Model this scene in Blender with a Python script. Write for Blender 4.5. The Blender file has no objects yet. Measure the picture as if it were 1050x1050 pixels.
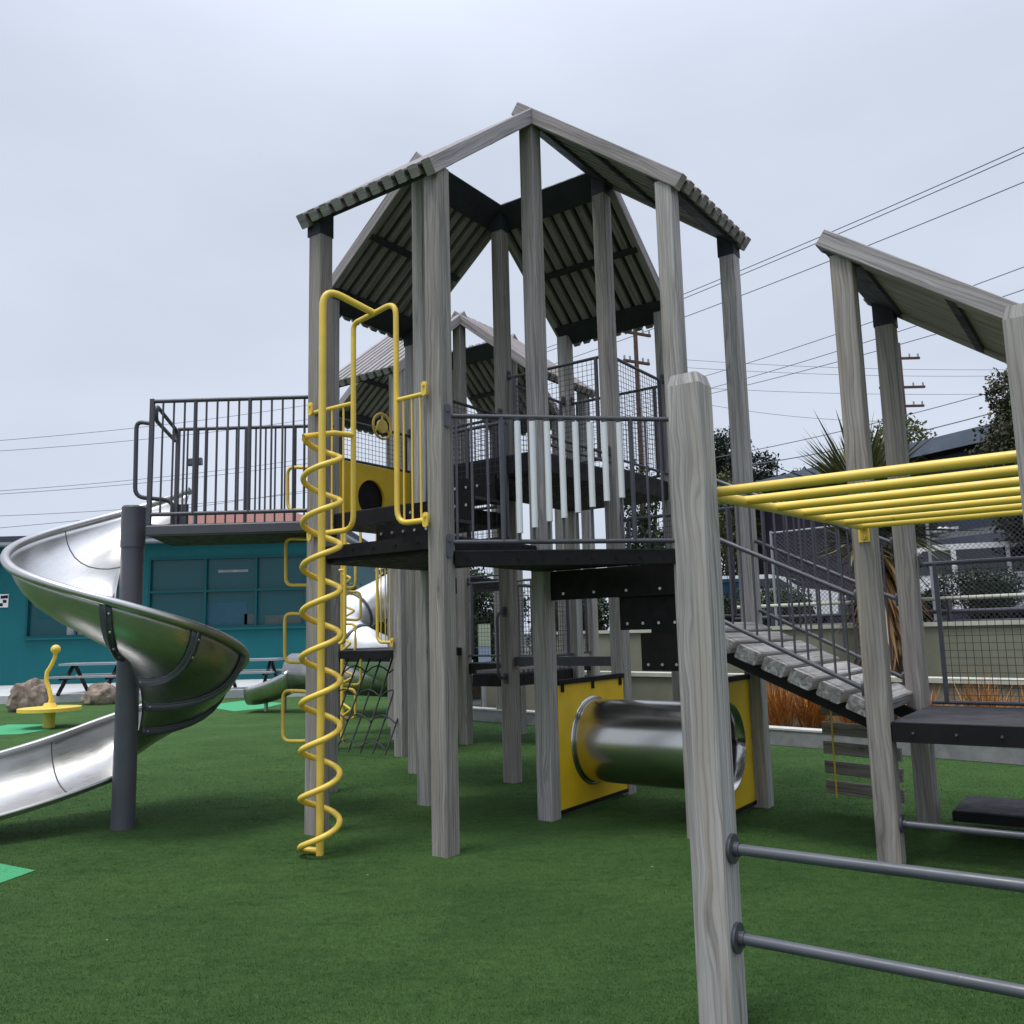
import bpy, math, random
import numpy as np
from mathutils import Vector as V, Matrix
random.seed(7)
C = bpy.context.scene.collection
R = math.radians

# ------------------------------------------------------------------ camera, sky, sun, exposure
FOC, PITCH, ROLL, EYE = 890.0, R(7.93), R(-1.437), 1.5
_f = V((0, math.cos(PITCH), math.sin(PITCH))); _u0 = V((0, -math.sin(PITCH), math.cos(PITCH))); _r0 = V((1, 0, 0))
_r = math.cos(ROLL) * _r0 + math.sin(ROLL) * _u0
_u = -math.sin(ROLL) * _r0 + math.cos(ROLL) * _u0
cd = bpy.data.cameras.new('camera'); cam = bpy.data.objects.new('camera', cd); C.objects.link(cam)
cam.matrix_world = Matrix(((_r.x, _u.x, -_f.x, 0), (_r.y, _u.y, -_f.y, 0), (_r.z, _u.z, -_f.z, EYE), (0, 0, 0, 1)))
cd.sensor_width = 36; cd.lens = 36 * FOC / 1050; cd.clip_end = 3000; cd.clip_start = .05
bpy.context.scene.camera = cam

SUN_EL, SUN_AZ = R(72), R(230)      # azimuth clockwise from +Y
w = bpy.data.worlds.new('World'); bpy.context.scene.world = w; w.use_nodes = True
nt = w.node_tree; bg = nt.nodes['Background']
sky = nt.nodes.new('ShaderNodeTexSky'); sky.sky_type = 'NISHITA'; sky.sun_disc = False
sky.sun_elevation = SUN_EL; sky.sun_rotation = SUN_AZ; sky.dust_density = 4; sky.air_density = 1.0
tc = nt.nodes.new('ShaderNodeTexCoord'); mp = nt.nodes.new('ShaderNodeMapping'); mp.inputs['Scale'].default_value = (1.2, 1.2, 3.0)
nz = nt.nodes.new('ShaderNodeTexNoise'); nz.inputs['Scale'].default_value = 1.6; nz.inputs['Detail'].default_value = 5
cr = nt.nodes.new('ShaderNodeValToRGB')                 # the overcast: one soft cloud deck
cr.color_ramp.elements[0].position = .3; cr.color_ramp.elements[0].color = (5.6, 6.2, 7.35, 1)
cr.color_ramp.elements[1].position = .72; cr.color_ramp.elements[1].color = (6.75, 7.35, 8.55, 1)
mx = nt.nodes.new('ShaderNodeMix'); mx.data_type = 'RGBA'; mx.inputs[0].default_value = .93
nt.links.new(tc.outputs['Generated'], mp.inputs[0]); nt.links.new(mp.outputs[0], nz.inputs[0])
nt.links.new(nz.outputs[0], cr.inputs[0]); nt.links.new(sky.outputs[0], mx.inputs[6]); nt.links.new(cr.outputs[0], mx.inputs[7])
sep = nt.nodes.new('ShaderNodeSeparateXYZ'); zr = nt.nodes.new('ShaderNodeMapRange'); zm = nt.nodes.new('ShaderNodeVectorMath'); zm.operation = 'SCALE'
zr.inputs['From Min'].default_value = .5; zr.inputs['From Max'].default_value = 1.0; zr.inputs['To Min'].default_value = 1.0; zr.inputs['To Max'].default_value = 2.4; zr.interpolation_type = 'SMOOTHSTEP'
nt.links.new(tc.outputs['Generated'], sep.inputs[0]); nt.links.new(sep.outputs['Z'], zr.inputs['Value'])      # overcast: brightest overhead
nt.links.new(mx.outputs[2], zm.inputs[0]); nt.links.new(zr.outputs[0], zm.inputs['Scale']); nt.links.new(zm.outputs[0], bg.inputs[0]); bg.inputs[1].default_value = .083
sd = bpy.data.lights.new('sun', 'SUN'); sun = bpy.data.objects.new('sun', sd); C.objects.link(sun)
sd.energy = 1.5; sd.angle = R(15); sd.color = (1, .97, .93)
sdir = V((math.sin(SUN_AZ) * math.cos(SUN_EL), math.cos(SUN_AZ) * math.cos(SUN_EL), math.sin(SUN_EL)))
sun.rotation_euler = sdir.to_track_quat('Z', 'Y').to_euler(); sun.location = (0, 0, 30)
vs = bpy.context.scene.view_settings; vs.view_transform = 'Standard'; vs.look = 'None'; vs.gamma = 1; vs.exposure = 0.42
sc = bpy.context.scene; sc.cycles.max_bounces = 6; sc.cycles.use_denoising = True

# ------------------------------------------------------------------ materials
def mat(name, col, rough=.6, metal=0, spec=.5):
    m = bpy.data.materials.new(name); m.use_nodes = True
    b = m.node_tree.nodes['Principled BSDF']
    b.inputs['Base Color'].default_value = (*col, 1); b.inputs['Roughness'].default_value = rough
    b.inputs['Metallic'].default_value = metal; b.inputs['Specular IOR Level'].default_value = spec
    return m
def N(m, t, **kw):
    n = m.node_tree.nodes.new(t)
    for k, v in kw.items(): setattr(n, k, v)
    return n
def L(m, a, b): m.node_tree.links.new(a, b)
def P(m): return m.node_tree.nodes['Principled BSDF']
def ramp(m, src, stops):
    r = N(m, 'ShaderNodeValToRGB'); e = r.color_ramp.elements
    while len(e) < len(stops): e.new(.5)
    for i, (p, c) in enumerate(stops):
        e[i].position = p; e[i].color = (*c, 1) if len(c) == 3 else c
    L(m, src, r.inputs[0]); return r
def noise(m, vec, scale, detail=4, dist=0, rough=.5):
    n = N(m, 'ShaderNodeTexNoise'); n.inputs['Scale'].default_value = scale; n.inputs['Detail'].default_value = detail
    n.inputs['Distortion'].default_value = dist; n.inputs['Roughness'].default_value = rough
    if vec is not None: L(m, vec, n.inputs['Vector'])
    return n
def mapping(m, out, sc3, loc=None):
    p = N(m, 'ShaderNodeMapping'); p.inputs['Scale'].default_value = sc3
    if loc: p.inputs['Location'].default_value = loc
    L(m, out, p.inputs[0]); return p.outputs[0]
def mixc(m, fac, a, b, mode='MIX'):
    x = N(m, 'ShaderNodeMix', data_type='RGBA', blend_type=mode)
    for s, i in ((fac, 0), (a, 6), (b, 7)):
        if hasattr(s, 'node'): L(m, s, x.inputs[i])
        elif i == 0: x.inputs[0].default_value = s
        else: x.inputs[i].default_value = (*s, 1)
    return x.outputs[2]
def bump(m, h, strength=.3, dist=.01):
    b = N(m, 'ShaderNodeBump'); b.inputs['Strength'].default_value = strength; b.inputs['Distance'].default_value = dist
    L(m, h, b.inputs['Height']); L(m, b.outputs[0], P(m).inputs['Normal'])

def wood(name, dark, mid, light, warm=(.36, .30, .24)):
    m = mat(name, mid, .82, 0, .25)
    uv = N(m, 'ShaderNodeTexCoord').outputs['UV']
    oi = N(m, 'ShaderNodeObjectInfo').outputs['Random']
    kn = N(m, 'ShaderNodeTexVoronoi'); kn.inputs['Scale'].default_value = 1; L(m, mapping(m, uv, (1.5, 6.5, 1)), kn.inputs['Vector'])
    wv = noise(m, mapping(m, uv, (1.1, 5, 1), (5, 1, 0)), 1, 3, .4)
    wk = N(m, 'ShaderNodeMath', operation='MULTIPLY_ADD'); L(m, wv.outputs[0], wk.inputs[0]); wk.inputs[1].default_value = .085
    ke = ramp(m, kn.outputs['Distance'], [(0, (1, 1, 1)), (.30, (0, 0, 0))]); km = N(m, 'ShaderNodeMath', operation='MULTIPLY'); L(m, ke.outputs[0], km.inputs[0]); km.inputs[1].default_value = .035; L(m, km.outputs[0], wk.inputs[2])
    cb = N(m, 'ShaderNodeCombineXYZ'); L(m, wk.outputs[0], cb.inputs['Y']); ad = N(m, 'ShaderNodeVectorMath', operation='ADD'); L(m, uv, ad.inputs[0]); L(m, cb.outputs[0], ad.inputs[1]); uv = ad.outputs[0]
    g = noise(m, mapping(m, uv, (1.0, 30, 1)), 1, 9, 1.1, .60)
    ring = N(m, 'ShaderNodeTexWave', wave_type='BANDS', bands_direction='Y'); ring.inputs['Scale'].default_value = 1; ring.inputs['Distortion'].default_value = 2.2; ring.inputs['Detail'].default_value = 2; ring.inputs['Detail Scale'].default_value = .8
    L(m, mapping(m, uv, (.5, 13, 1)), ring.inputs['Vector'])
    big = noise(m, mapping(m, uv, (.9, 5, 1), (3, 7, 0)), 1, 3, .5)
    crk = noise(m, mapping(m, uv, (.55, 75, 1), (9, 2, 0)), 1, 3, 1.2)
    c = ramp(m, g.outputs[0], [(.30, dark), (.47, mid), (.66, light)]).outputs[0]
    t = ramp(m, big.outputs[0], [(.3, (.84, .835, .83)), (.55, (1, 1, 1)), (.75, (1.07, 1.07, 1.07))]).outputs[0]
    c = mixc(m, 1.0, c, t, 'MULTIPLY')
    c = mixc(m, 1.0, c, ramp(m, ring.outputs[0], [(.0, (.74,) * 3), (.05, (.90,) * 3), (.2, (1,) * 3), (.8, (1.03,) * 3)]).outputs[0], 'MULTIPLY')
    c = mixc(m, 1.0, c, ramp(m, oi, [(0, (.74, .71, .68)), (.5, (.94, .93, .92)), (1, (1.08, 1.08, 1.08))]).outputs[0], 'MULTIPLY')
    wf = ramp(m, noise(m, mapping(m, uv, (.6, 9, 1), (1, 5, 0)), 1, 2).outputs[0], [(.52, (0, 0, 0)), (.75, (.45, .45, .45))]).outputs[0]
    c = mixc(m, wf, c, warm)
    cf = ramp(m, crk.outputs[0], [(.27, (.85,) * 3), (.33, (0, 0, 0))]).outputs[0]
    c = mixc(m, cf, c, tuple(x * .28 for x in dark))
    kf = ramp(m, kn.outputs['Distance'], [(.03, (.75,) * 3), (.06, (.10,) * 3), (.09, (.30,) * 3), (.14, (0, 0, 0))]).outputs[0]
    c = mixc(m, kf, c, tuple(x * .4 for x in dark))
    L(m, c, P(m).inputs['Base Color'])
    h = mixc(m, cf, g.outputs[0], (0, 0, 0)); bump(m, h, .38, .004)
    return m
M = {}
M['wood'] = wood('weathered_wood', (.22, .205, .193), (.355, .337, .322), (.475, .460, .447))
M['slat'] = wood('roof_slat_wood', (.18, .165, .166), (.325, .30, .302), (.44, .415, .416), (.30, .25, .22))
M['infill'] = mat('dark_roof_board', (.045, .042, .045), .85)
M['oldwood'] = wood('grey_sleeper_wood', (.14, .135, .13), (.34, .33, .325), (.52, .51, .50))
M['plank'] = wood('brown_grey_plank', (.13, .115, .10), (.25, .225, .20), (.36, .335, .31))
M['endgrain'] = rough_end = mat('sawn_end_grain', (.16, .155, .15), .9)
_o = N(rough_end, 'ShaderNodeTexCoord').outputs['Object']; L(rough_end, ramp(rough_end, noise(rough_end, _o, 16, 7, 1.5, .65).outputs[0], [(.32, (.05, .047, .045)), (.5, (.17, .165, .16)), (.68, (.36, .35, .34))]).outputs[0], P(rough_end).inputs['Base Color'])

def paint(name, col, rough=.45, var=.12, spec=.5):
    m = mat(name, col, rough, 0, spec)
    o = N(m, 'ShaderNodeTexCoord').outputs['Object']
    n = noise(m, o, 5, 6)
    lo = tuple(c * (1 - var) for c in col); hi = tuple(min(1, c * (1 + var)) for c in col)
    L(m, ramp(m, n.outputs[0], [(.3, lo), (.7, hi)]).outputs[0], P(m).inputs['Base Color'])
    L(m, ramp(m, noise(m, o, 14, 5).outputs[0], [(.3, (rough * .8,) * 3), (.7, (min(1, rough * 1.25),) * 3)]).outputs[0], P(m).inputs['Roughness'])
    bump(m, noise(m, o, 160, 2).outputs[0], .06, .002)
    return m
M['yellow'] = paint('yellow_powder_coat', (.84, .585, .085), .4, .08)
M['panel'] = paint('yellow_plastic_panel', (.86, .56, .016), .5, .06)
M['black'] = paint('black_steel', (.011, .0095, .0105), .6, .25, .22)
M['beam'] = paint('dark_roof_beam', (.030, .034, .042), .65, .2, .3)
M['rail'] = paint('grey_rail_coat', (.066, .066, .080), .42, .12)
M['rung'] = paint('grey_rung_coat', (.085, .092, .108), .38, .12)
M['column'] = paint('grey_column_coat', (.085, .088, .105), .45, .1)
M['mesh'] = mat('mesh_wire', (.032, .032, .038), .5)
M['chime'] = paint('pale_chime', (.71, .73, .75), .35, .04)
M['deck'] = paint('charcoal_deck', (.055, .053, .058), .75, .25, .3)
M['maroon'] = paint('maroon_board', (.06, .012, .014), .6)
M['bolt'] = mat('bolt_metal', (.55, .55, .56), .35, .9)
for k_, chip in (('yellow', (.30, .22, .09)), ('rail', (.13, .125, .125)), ('rung', (.20, .20, .205)), ('column', (.12, .12, .13))):
    m_ = M[k_]; src_ = P(m_).inputs['Base Color'].links[0].from_socket; o_ = N(m_, 'ShaderNodeTexCoord').outputs['Object']
    f1_ = ramp(m_, noise(m_, o_, 38, 5, .6, .7).outputs[0], [(.66, (0, 0, 0)), (.70, (.8,) * 3)]).outputs[0]
    f2_ = ramp(m_, noise(m_, mapping(m_, o_, (1, 1, .5)), 2.3, 5, .4, .6).outputs[0], [(.45, (0, 0, 0)), (.75, (.18,) * 3)]).outputs[0]
    c_ = mixc(m_, f2_, src_, tuple(x * .8 for x in chip)); L(m_, mixc(m_, f1_, c_, chip), P(m_).inputs['Base Color'])
def steel(name, base, rough):
    m = mat(name, base, rough, 1)
    uv = N(m, 'ShaderNodeTexCoord').outputs['UV']; o = N(m, 'ShaderNodeTexCoord').outputs['Object']
    n = noise(m, mapping(m, uv, (2, 90, 1)), 1, 5)
    n2 = noise(m, o, 2.6, 5)
    L(m, ramp(m, n2.outputs[0], [(.3, (rough * .75,) * 3), (.7, (rough * 1.45,) * 3)]).outputs[0], P(m).inputs['Roughness'])
    L(m, ramp(m, n2.outputs[0], [(.3, tuple(b * .86 for b in base)), (.7, base)]).outputs[0], P(m).inputs['Base Color'])
    sc_a = noise(m, mapping(m, uv, (1.5, 60, 1)), 3, 6, .8, .7)
    mxr = mixc(m, .45, P(m).inputs['Roughness'].links[0].from_socket, ramp(m, sc_a.outputs[0], [(.35, (.14,) * 3), (.65, (.55,) * 3)]).outputs[0]); L(m, mxr, P(m).inputs['Roughness'])
    dirt = ramp(m, noise(m, o, 7, 7, .6, .7).outputs[0], [(.5, (0, 0, 0)), (.72, (.35,) * 3)]).outputs[0]
    L(m, mixc(m, dirt, P(m).inputs['Base Color'].links[0].from_socket, (.36, .33, .30)), P(m).inputs['Base Color'])
    bump(m, n.outputs[0], .05, .002); return m
M['steel'] = steel('brushed_stainless', (.55, .54, .53), .34)
M['tubesteel'] = mat('tunnel_stainless', (.60, .59, .57), .23, 1)
M['whitesteel'] = mat('bright_slide_steel', (.78, .79, .80), .35, .7)

def turf_mat():
    m = mat('turf', (.03, .09, .03), .9, 0, .15)
    o = N(m, 'ShaderNodeTexCoord').outputs['Object']
    a = noise(m, o, 260, 3, 0, .7); b = noise(m, o, 1.1, 5, .3); s = noise(m, o, 17, 4)
    c = ramp(m, a.outputs[0], [(.3, (.024, .060, .016)), (.5, (.053, .117, .029)), (.72, (.096, .182, .056))]).outputs[0]
    t = ramp(m, b.outputs[0], [(.3, (.82, .84, .82)), (.7, (1.18, 1.14, 1.15))]).outputs[0]
    c = mixc(m, 1, c, t, 'MULTIPLY')
    t2 = ramp(m, s.outputs[0], [(.3, (.86,) * 3), (.7, (1.12,) * 3)]).outputs[0]
    c = mixc(m, 1, c, ramp(m, noise(m, mapping(m, o, (1, 2.6, 1)), 3.2, 6, 1.2, .65).outputs[0], [(.32, (.74, .80, .78)), (.5, (1, 1, 1)), (.7, (1.10, 1.08, 1.05))]).outputs[0], 'MULTIPLY')
    v = N(m, 'ShaderNodeTexVoronoi'); v.inputs['Scale'].default_value = 1.6; L(m, o, v.inputs['Vector'])     # specks of litter trodden in
    c = mixc(m, ramp(m, v.outputs['Distance'], [(.012, (1, 1, 1)), (.016, (0, 0, 0))]).outputs[0], c, (.5, .5, .42))
    L(m, mixc(m, 1, c, t2, 'MULTIPLY'), P(m).inputs['Base Color'])
    bump(m, a.outputs[0], .9, .012); return m
M['turf'] = turf_mat()
def blade_mat():
    m = mat('turf_blade', (.04, .11, .04), .7, 0, .2)
    g = N(m, 'ShaderNodeNewGeometry'); o = N(m, 'ShaderNodeTexCoord').outputs['Object']
    c = ramp(m, g.outputs['Random Per Island'], [(0, (.037, .087, .021)), (.6, (.059, .127, .032)), (.93, (.085, .165, .048)), (1, (.14, .20, .08))]).outputs[0]
    t = ramp(m, noise(m, o, 1.1, 5, .3).outputs[0], [(.3, (.82, .84, .82)), (.7, (1.18, 1.14, 1.15))]).outputs[0]
    c = mixc(m, 1, c, ramp(m, noise(m, mapping(m, o, (1, 2.6, 1)), 3.2, 6, 1.2, .65).outputs[0], [(.32, (.74, .80, .78)), (.5, (1, 1, 1)), (.7, (1.10, 1.08, 1.05))]).outputs[0], 'MULTIPLY')
    L(m, mixc(m, 1, c, t, 'MULTIPLY'), P(m).inputs['Base Color']); return m
M['blade'] = blade_mat()
def rough_mat(name, a, b, scale=4, rough=.9, bs=.3, bd=.01):
    m = mat(name, a, rough, 0, .25)
    o = N(m, 'ShaderNodeTexCoord').outputs['Object']
    n = noise(m, o, scale, 8, .2, .6)
    L(m, ramp(m, n.outputs[0], [(.3, a), (.7, b)]).outputs[0], P(m).inputs['Base Color'])
    bump(m, n.outputs[0], bs, bd); return m
M['patch'] = rough_mat('light_green_turf', (.055, .30, .13), (.075, .36, .17), 60)
M['concrete'] = rough_mat('pale_concrete', (.42, .43, .43), (.56, .56, .55), 3)
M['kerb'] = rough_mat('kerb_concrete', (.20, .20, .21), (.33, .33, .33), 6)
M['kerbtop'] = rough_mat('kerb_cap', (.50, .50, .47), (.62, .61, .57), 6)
M['beige'] = rough_mat('olive_beige_render', (.185, .19, .135), (.235, .24, .175), 2)
M['cap'] = rough_mat('pale_wall_cap', (.45, .46, .38), (.56, .56, .47), 4)
M['asphalt'] = rough_mat('asphalt', (.045, .045, .048), (.065, .065, .068), 30)
M['teal'] = rough_mat('teal_paint', (.004, .108, .124), (.006, .126, .142), 1.2, .55, .05)
M['tealdark'] = rough_mat('dark_teal_frame', (.004, .075, .088), (.006, .088, .10), 2, .5, .05)
M['glass'] = mat('window_glass', (.007, .066, .078), .18, 0, .4)
M['darkglass'] = mat('car_glass', (.012, .013, .016), .06, 0, .6)
M['roofdark'] = rough_mat('blue_grey_roof', (.05, .06, .085), (.075, .085, .11), 3)
M['redtile'] = rough_mat('red_roof_tile', (.20, .085, .07), (.30, .15, .125), 9)
M['trim'] = rough_mat('blue_grey_trim', (.12, .145, .185), (.16, .185, .225), 3)
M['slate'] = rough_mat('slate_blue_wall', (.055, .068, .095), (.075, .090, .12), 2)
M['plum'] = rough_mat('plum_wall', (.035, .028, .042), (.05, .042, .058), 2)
M['shingle'] = rough_mat('grey_shingle', (.075, .08, .09), (.12, .125, .135), 14)
M['paleroof'] = rough_mat('pale_gravel_roof', (.40, .38, .34), (.52, .50, .45), 8)
M['white'] = paint('white_paint', (.72, .73, .74), .4, .05)
M['grey'] = paint('grey_board', (.30, .32, .34), .6, .1)
M['rock'] = rough_mat('brown_rock', (.06, .042, .032), (.36, .29, .23), 4.5, .9, .9, .05)
M['bark'] = rough_mat('bark', (.05, .038, .028), (.11, .085, .06), 9)
M['polewood'] = rough_mat('creosote_pole', (.085, .05, .042), (.14, .085, .07), 6)
M['cable'] = mat('cable', (.10, .105, .125), .6)
M['carpaint'] = mat('white_car_paint', (.75, .76, .77), .25, 0, .5)
M['tyre'] = mat('tyre_rubber', (.02, .02, .02), .85)
M['darkcar'] = mat('dark_car_paint', (.035, .04, .05), .25)
M['blue'] = paint('blue_plastic', (.012, .075, .15), .5)
M['mutedblue'] = paint('dim_blue_card', (.007, .062, .098), .5); M['mutedbrown'] = paint('dim_brown_card', (.045, .07, .062), .6)
M['palegreen'] = paint('pale_green_sheet', (.55, .62, .45), .6)
M['paleblue'] = paint('pale_blue_sheet', (.38, .47, .62), .6)
M['peach'] = paint('peach_sheet', (.62, .40, .24), .6)
def leaf(name, a, b, c):
    m = mat(name, b, .65, 0, .3); g = N(m, 'ShaderNodeNewGeometry')
    L(m, ramp(m, g.outputs['Random Per Island'], [(0, a), (.6, b), (1, c)]).outputs[0], P(m).inputs['Base Color']); return m
M['leafdark'] = leaf('dark_leaf', (.012, .022, .010), (.026, .048, .018), (.06, .09, .035))
M['leafolive'] = leaf('olive_leaf', (.035, .045, .012), (.075, .09, .025), (.13, .14, .05))
M['leafred'] = leaf('green_and_bronze_leaf', (.020, .030, .012), (.045, .062, .022), (.11, .075, .05))
M['leafpine'] = leaf('pine_leaf', (.008, .016, .010), (.018, .030, .018), (.035, .05, .03))
M['frond'] = leaf('palm_frond', (.06, .072, .025), (.13, .14, .055), (.26, .24, .11))
M['deadfrond'] = leaf('dead_frond', (.10, .05, .018), (.24, .13, .05), (.42, .29, .14))
M['orange'] = leaf('rust_grass', (.25, .085, .015), (.42, .17, .03), (.58, .30, .08))

# ------------------------------------------------------------------ mesh builder
class MB:
    def __init__(s): s.v = []; s.f = []; s.uv = []
    def quad(s, idx, uvs): s.f.append(tuple(idx)); s.uv.append(uvs)
    def prism(s, sec, p0, p1, x, y, caps=True, sec1=None):
        """extrude the closed section [(a,b)..] (along x,y) from p0 to p1"""
        p0, p1, x, y = V(p0), V(p1), V(x), V(y); n = len(sec); b = len(s.v); ln = (p1 - p0).length
        sec1 = sec1 or sec
        for (a, c) in sec: s.v.append(p0 + x * a + y * c)
        for (a, c) in sec1: s.v.append(p1 + x * a + y * c)
        u0, v0 = random.uniform(0, 40), random.uniform(0, 40); per = 0
        for i in range(n):
            j = (i + 1) % n; d = math.hypot(sec[j][0] - sec[i][0], sec[j][1] - sec[i][1])
            s.quad((b + i, b + j, b + n + j, b + n + i), [(u0, v0 + per), (u0, v0 + per + d), (u0 + ln, v0 + per + d), (u0 + ln, v0 + per)]); per += d
        if caps:
            s.quad([b + i for i in reversed(range(n))], [(u0 + sec[i][0] * .3, v0 + sec[i][1]) for i in reversed(range(n))])
            s.quad([b + n + i for i in range(n)], [(u0 + sec[i][0] * .3, v0 + sec[i][1]) for i in range(n)])
        return s
    def bar(s, p0, p1, wd, ht, up=(0, 0, 1), ch=0):
        p0, p1, up = V(p0), V(p1), V(up); d = (p1 - p0).normalized(); x = d.cross(up)
        if x.length < 1e-5: x = d.cross(V((0, 1, 0)))
        x.normalize(); y = x.cross(d).normalized()
        a, c = wd / 2, ht / 2
        sec = [(-a, -c), (a, -c), (a, c), (-a, c)] if not ch else [(-a + ch, -c), (a - ch, -c), (a, -c + ch), (a, c - ch), (a - ch, c), (-a + ch, c), (-a, c - ch), (-a, -c + ch)]
        return s.prism(sec, p0, p1, x, y)
    def box(s, x0, y0, z0, x1, y1, z1):
        return s.bar(((x0 + x1) / 2, y0, (z0 + z1) / 2), ((x0 + x1) / 2, y1, (z0 + z1) / 2), abs(x1 - x0), abs(z1 - z0))
    def poly(s, pts, z0, z1):
        pts = [V((p[0], p[1], 0)) for p in pts]
        if sum(pts[i].x * pts[(i + 1) % len(pts)].y - pts[(i + 1) % len(pts)].x * pts[i].y for i in range(len(pts))) < 0: pts.reverse()
        return s.prism([(p.x, p.y) for p in pts], (0, 0, z0), (0, 0, z1), (1, 0, 0), (0, 1, 0))
    def tube(s, pts, r, seg=10, closed=False, caps=True, r_end=None):
        pts = [V(p) for p in pts]; n = len(pts); b = len(s.v); u0 = random.uniform(0, 30); lens = [0]
        for i in range(1, n): lens.append(lens[-1] + (pts[i] - pts[i - 1]).length)
        prev = None
        for i, p in enumerate(pts):
            if closed: t = (pts[(i + 1) % n] - pts[i - 1])
            else: t = pts[min(i + 1, n - 1)] - pts[max(i - 1, 0)]
            t.normalize()
            if prev is None:
                a = V((0, 0, 1)) if abs(t.z) < .9 else V((1, 0, 0)); x = t.cross(a).normalized()
            else:
                x = (prev - t * prev.dot(t)).normalized()
            prev = x; y = t.cross(x)
            rr = r if r_end is None else r + (r_end - r) * i / (n - 1)
            for k in range(seg):
                q = 2 * math.pi * k / seg; s.v.append(p + (x * math.cos(q) + y * math.sin(q)) * rr)
        for i in range(n if closed else n - 1):
            i2 = (i + 1) % n; l1 = lens[i]; l2 = lens[i2] if i2 else lens[-1] + .1
            for k in range(seg):
                k2 = (k + 1) % seg
                s.quad((b + i * seg + k, b + i * seg + k2, b + i2 * seg + k2, b + i2 * seg + k),
                       [(u0 + l1, k / seg), (u0 + l1, (k + 1) / seg), (u0 + l2, (k + 1) / seg), (u0 + l2, k / seg)])
        if caps and not closed:
            s.quad([b + k for k in reversed(range(seg))], [(0, 0)] * seg)
            s.quad([b + (n - 1) * seg + k for k in range(seg)], [(0, 0)] * seg)
        return s
    def ball(s, c, r, seg=12, rings=7, sz=1):
        c = V(c); b = len(s.v)
        for i in range(rings + 1):
            ph = math.pi * i / rings
            for k in range(seg):
                q = 2 * math.pi * k / seg; s.v.append(c + V((r * math.sin(ph) * math.cos(q), r * math.sin(ph) * math.sin(q), r * sz * math.cos(ph))))
        for i in range(rings):
            for k in range(seg):
                k2 = (k + 1) % seg
                s.quad((b + i * seg + k, b + (i + 1) * seg + k, b + (i + 1) * seg + k2, b + i * seg + k2), [(0, 0)] * 4)
        return s
    def disc(s, c, ax, r, t, seg=14):
        c, ax = V(c), V(ax).normalized(); return s.tube([c - ax * t / 2, c + ax * t / 2], r, seg)
    def grid(s, rows):
        """rows: list of equal-length lists of points -> quad sheet"""
        b = len(s.v); n = len(rows[0])
        for r_ in rows: s.v += [V(p) for p in r_]
        u = 0
        for i in range(len(rows) - 1):
            du = (V(rows[i + 1][n // 2]) - V(rows[i][n // 2])).length
            for k in range(n - 1):
                s.quad((b + i * n + k, b + i * n + k + 1, b + (i + 1) * n + k + 1, b + (i + 1) * n + k), [(u, k / n), (u, (k + 1) / n), (u + du, (k + 1) / n), (u + du, k / n)])
            u += du
        return s
    def build(s, name, m, parent=None, smooth=True, solid=0, offset=-1, angle=38):
        o0 = V(parent['_o']) if parent is not None else V((0, 0, 0))
        me = bpy.data.meshes.new(name); me.from_pydata([tuple(p - o0) for p in s.v], [], s.f)
        ul = me.uv_layers.new(name='UVMap'); ul.data.foreach_set('uv', [c for q in s.uv for p in q for c in p])
        me.materials.append(m)
        if smooth:
            me.polygons.foreach_set('use_smooth', [True] * len(me.polygons)); me.set_sharp_from_angle(angle=R(angle))
        me.update(); o = bpy.data.objects.new(name, me); C.objects.link(o)
        if solid:
            md = o.modifiers.new('thickness', 'SOLIDIFY'); md.thickness = solid; md.offset = offset
        if parent is not None:
            o.parent = parent; o['_o'] = parent['_o']
        else: o['_o'] = (0.0, 0.0, 0.0)
        return o
def tag(o, label, cat, group=None):
    o['label'] = label; o['category'] = cat
    if group: o['group'] = group
    return o
def thing(name, loc, label, cat, group=None):
    o = bpy.data.objects.new(name, None); C.objects.link(o); o.location = loc; o['_o'] = tuple(float(c) for c in loc); o.empty_display_size = .3
    return tag(o, label, cat, group)
def struct(name, mb, m, **kw):
    o = mb.build(name, m, **kw); o['kind'] = 'structure'; return o
def recentre(o):
    """put the origin of a one-mesh thing at its base"""
    me = o.data; n = len(me.vertices); a = np.empty(n * 3, np.float32); me.vertices.foreach_get('co', a); a = a.reshape(-1, 3)
    c = (a.min(0) + a.max(0)) / 2; c[2] = a[:, 2].min(); a -= c; me.vertices.foreach_set('co', a.ravel()); me.update()
    o.location = tuple(float(x) for x in c); return o
def pix(x, y, Y):
    """point at distance Y ahead of the eye on the sight line through photo pixel x, y"""
    d = _r * ((x - 525) / FOC) - _u * ((y - 525) / FOC) + _f
    return V((0, 0, EYE)) + d * (Y / d.y)
def lerp(a, b, t): return V(a) + (V(b) - V(a)) * t
def arc(p, corners_r, n=5):
    """polyline p with rounded corners of radius r"""
    p = [V(q) for q in p]; out = [p[0]]
    for i in range(1, len(p) - 1):
        a, b = (p[i - 1] - p[i]), (p[i + 1] - p[i]); r = min(corners_r, a.length * .49, b.length * .49)
        s0 = p[i] + a.normalized() * r; s1 = p[i] + b.normalized() * r
        for k in range(n + 1):
            t = k / n; out.append(s0 * (1 - t) ** 2 + p[i] * 2 * t * (1 - t) + s1 * t * t)
    out.append(p[-1]); return out
def loop(p, r, n=5):
    """closed rounded polygon"""
    p = [V(q) for q in p]; out = []
    for i in range(len(p)):
        a, b = (p[i - 1] - p[i]), (p[(i + 1) % len(p)] - p[i]); rr = min(r, a.length * .49, b.length * .49)
        s0 = p[i] + a.normalized() * rr; s1 = p[i] + b.normalized() * rr
        for k in range(n + 1):
            t = k / n; out.append(s0 * (1 - t) ** 2 + p[i] * 2 * t * (1 - t) + s1 * t * t)
    return out

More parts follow.
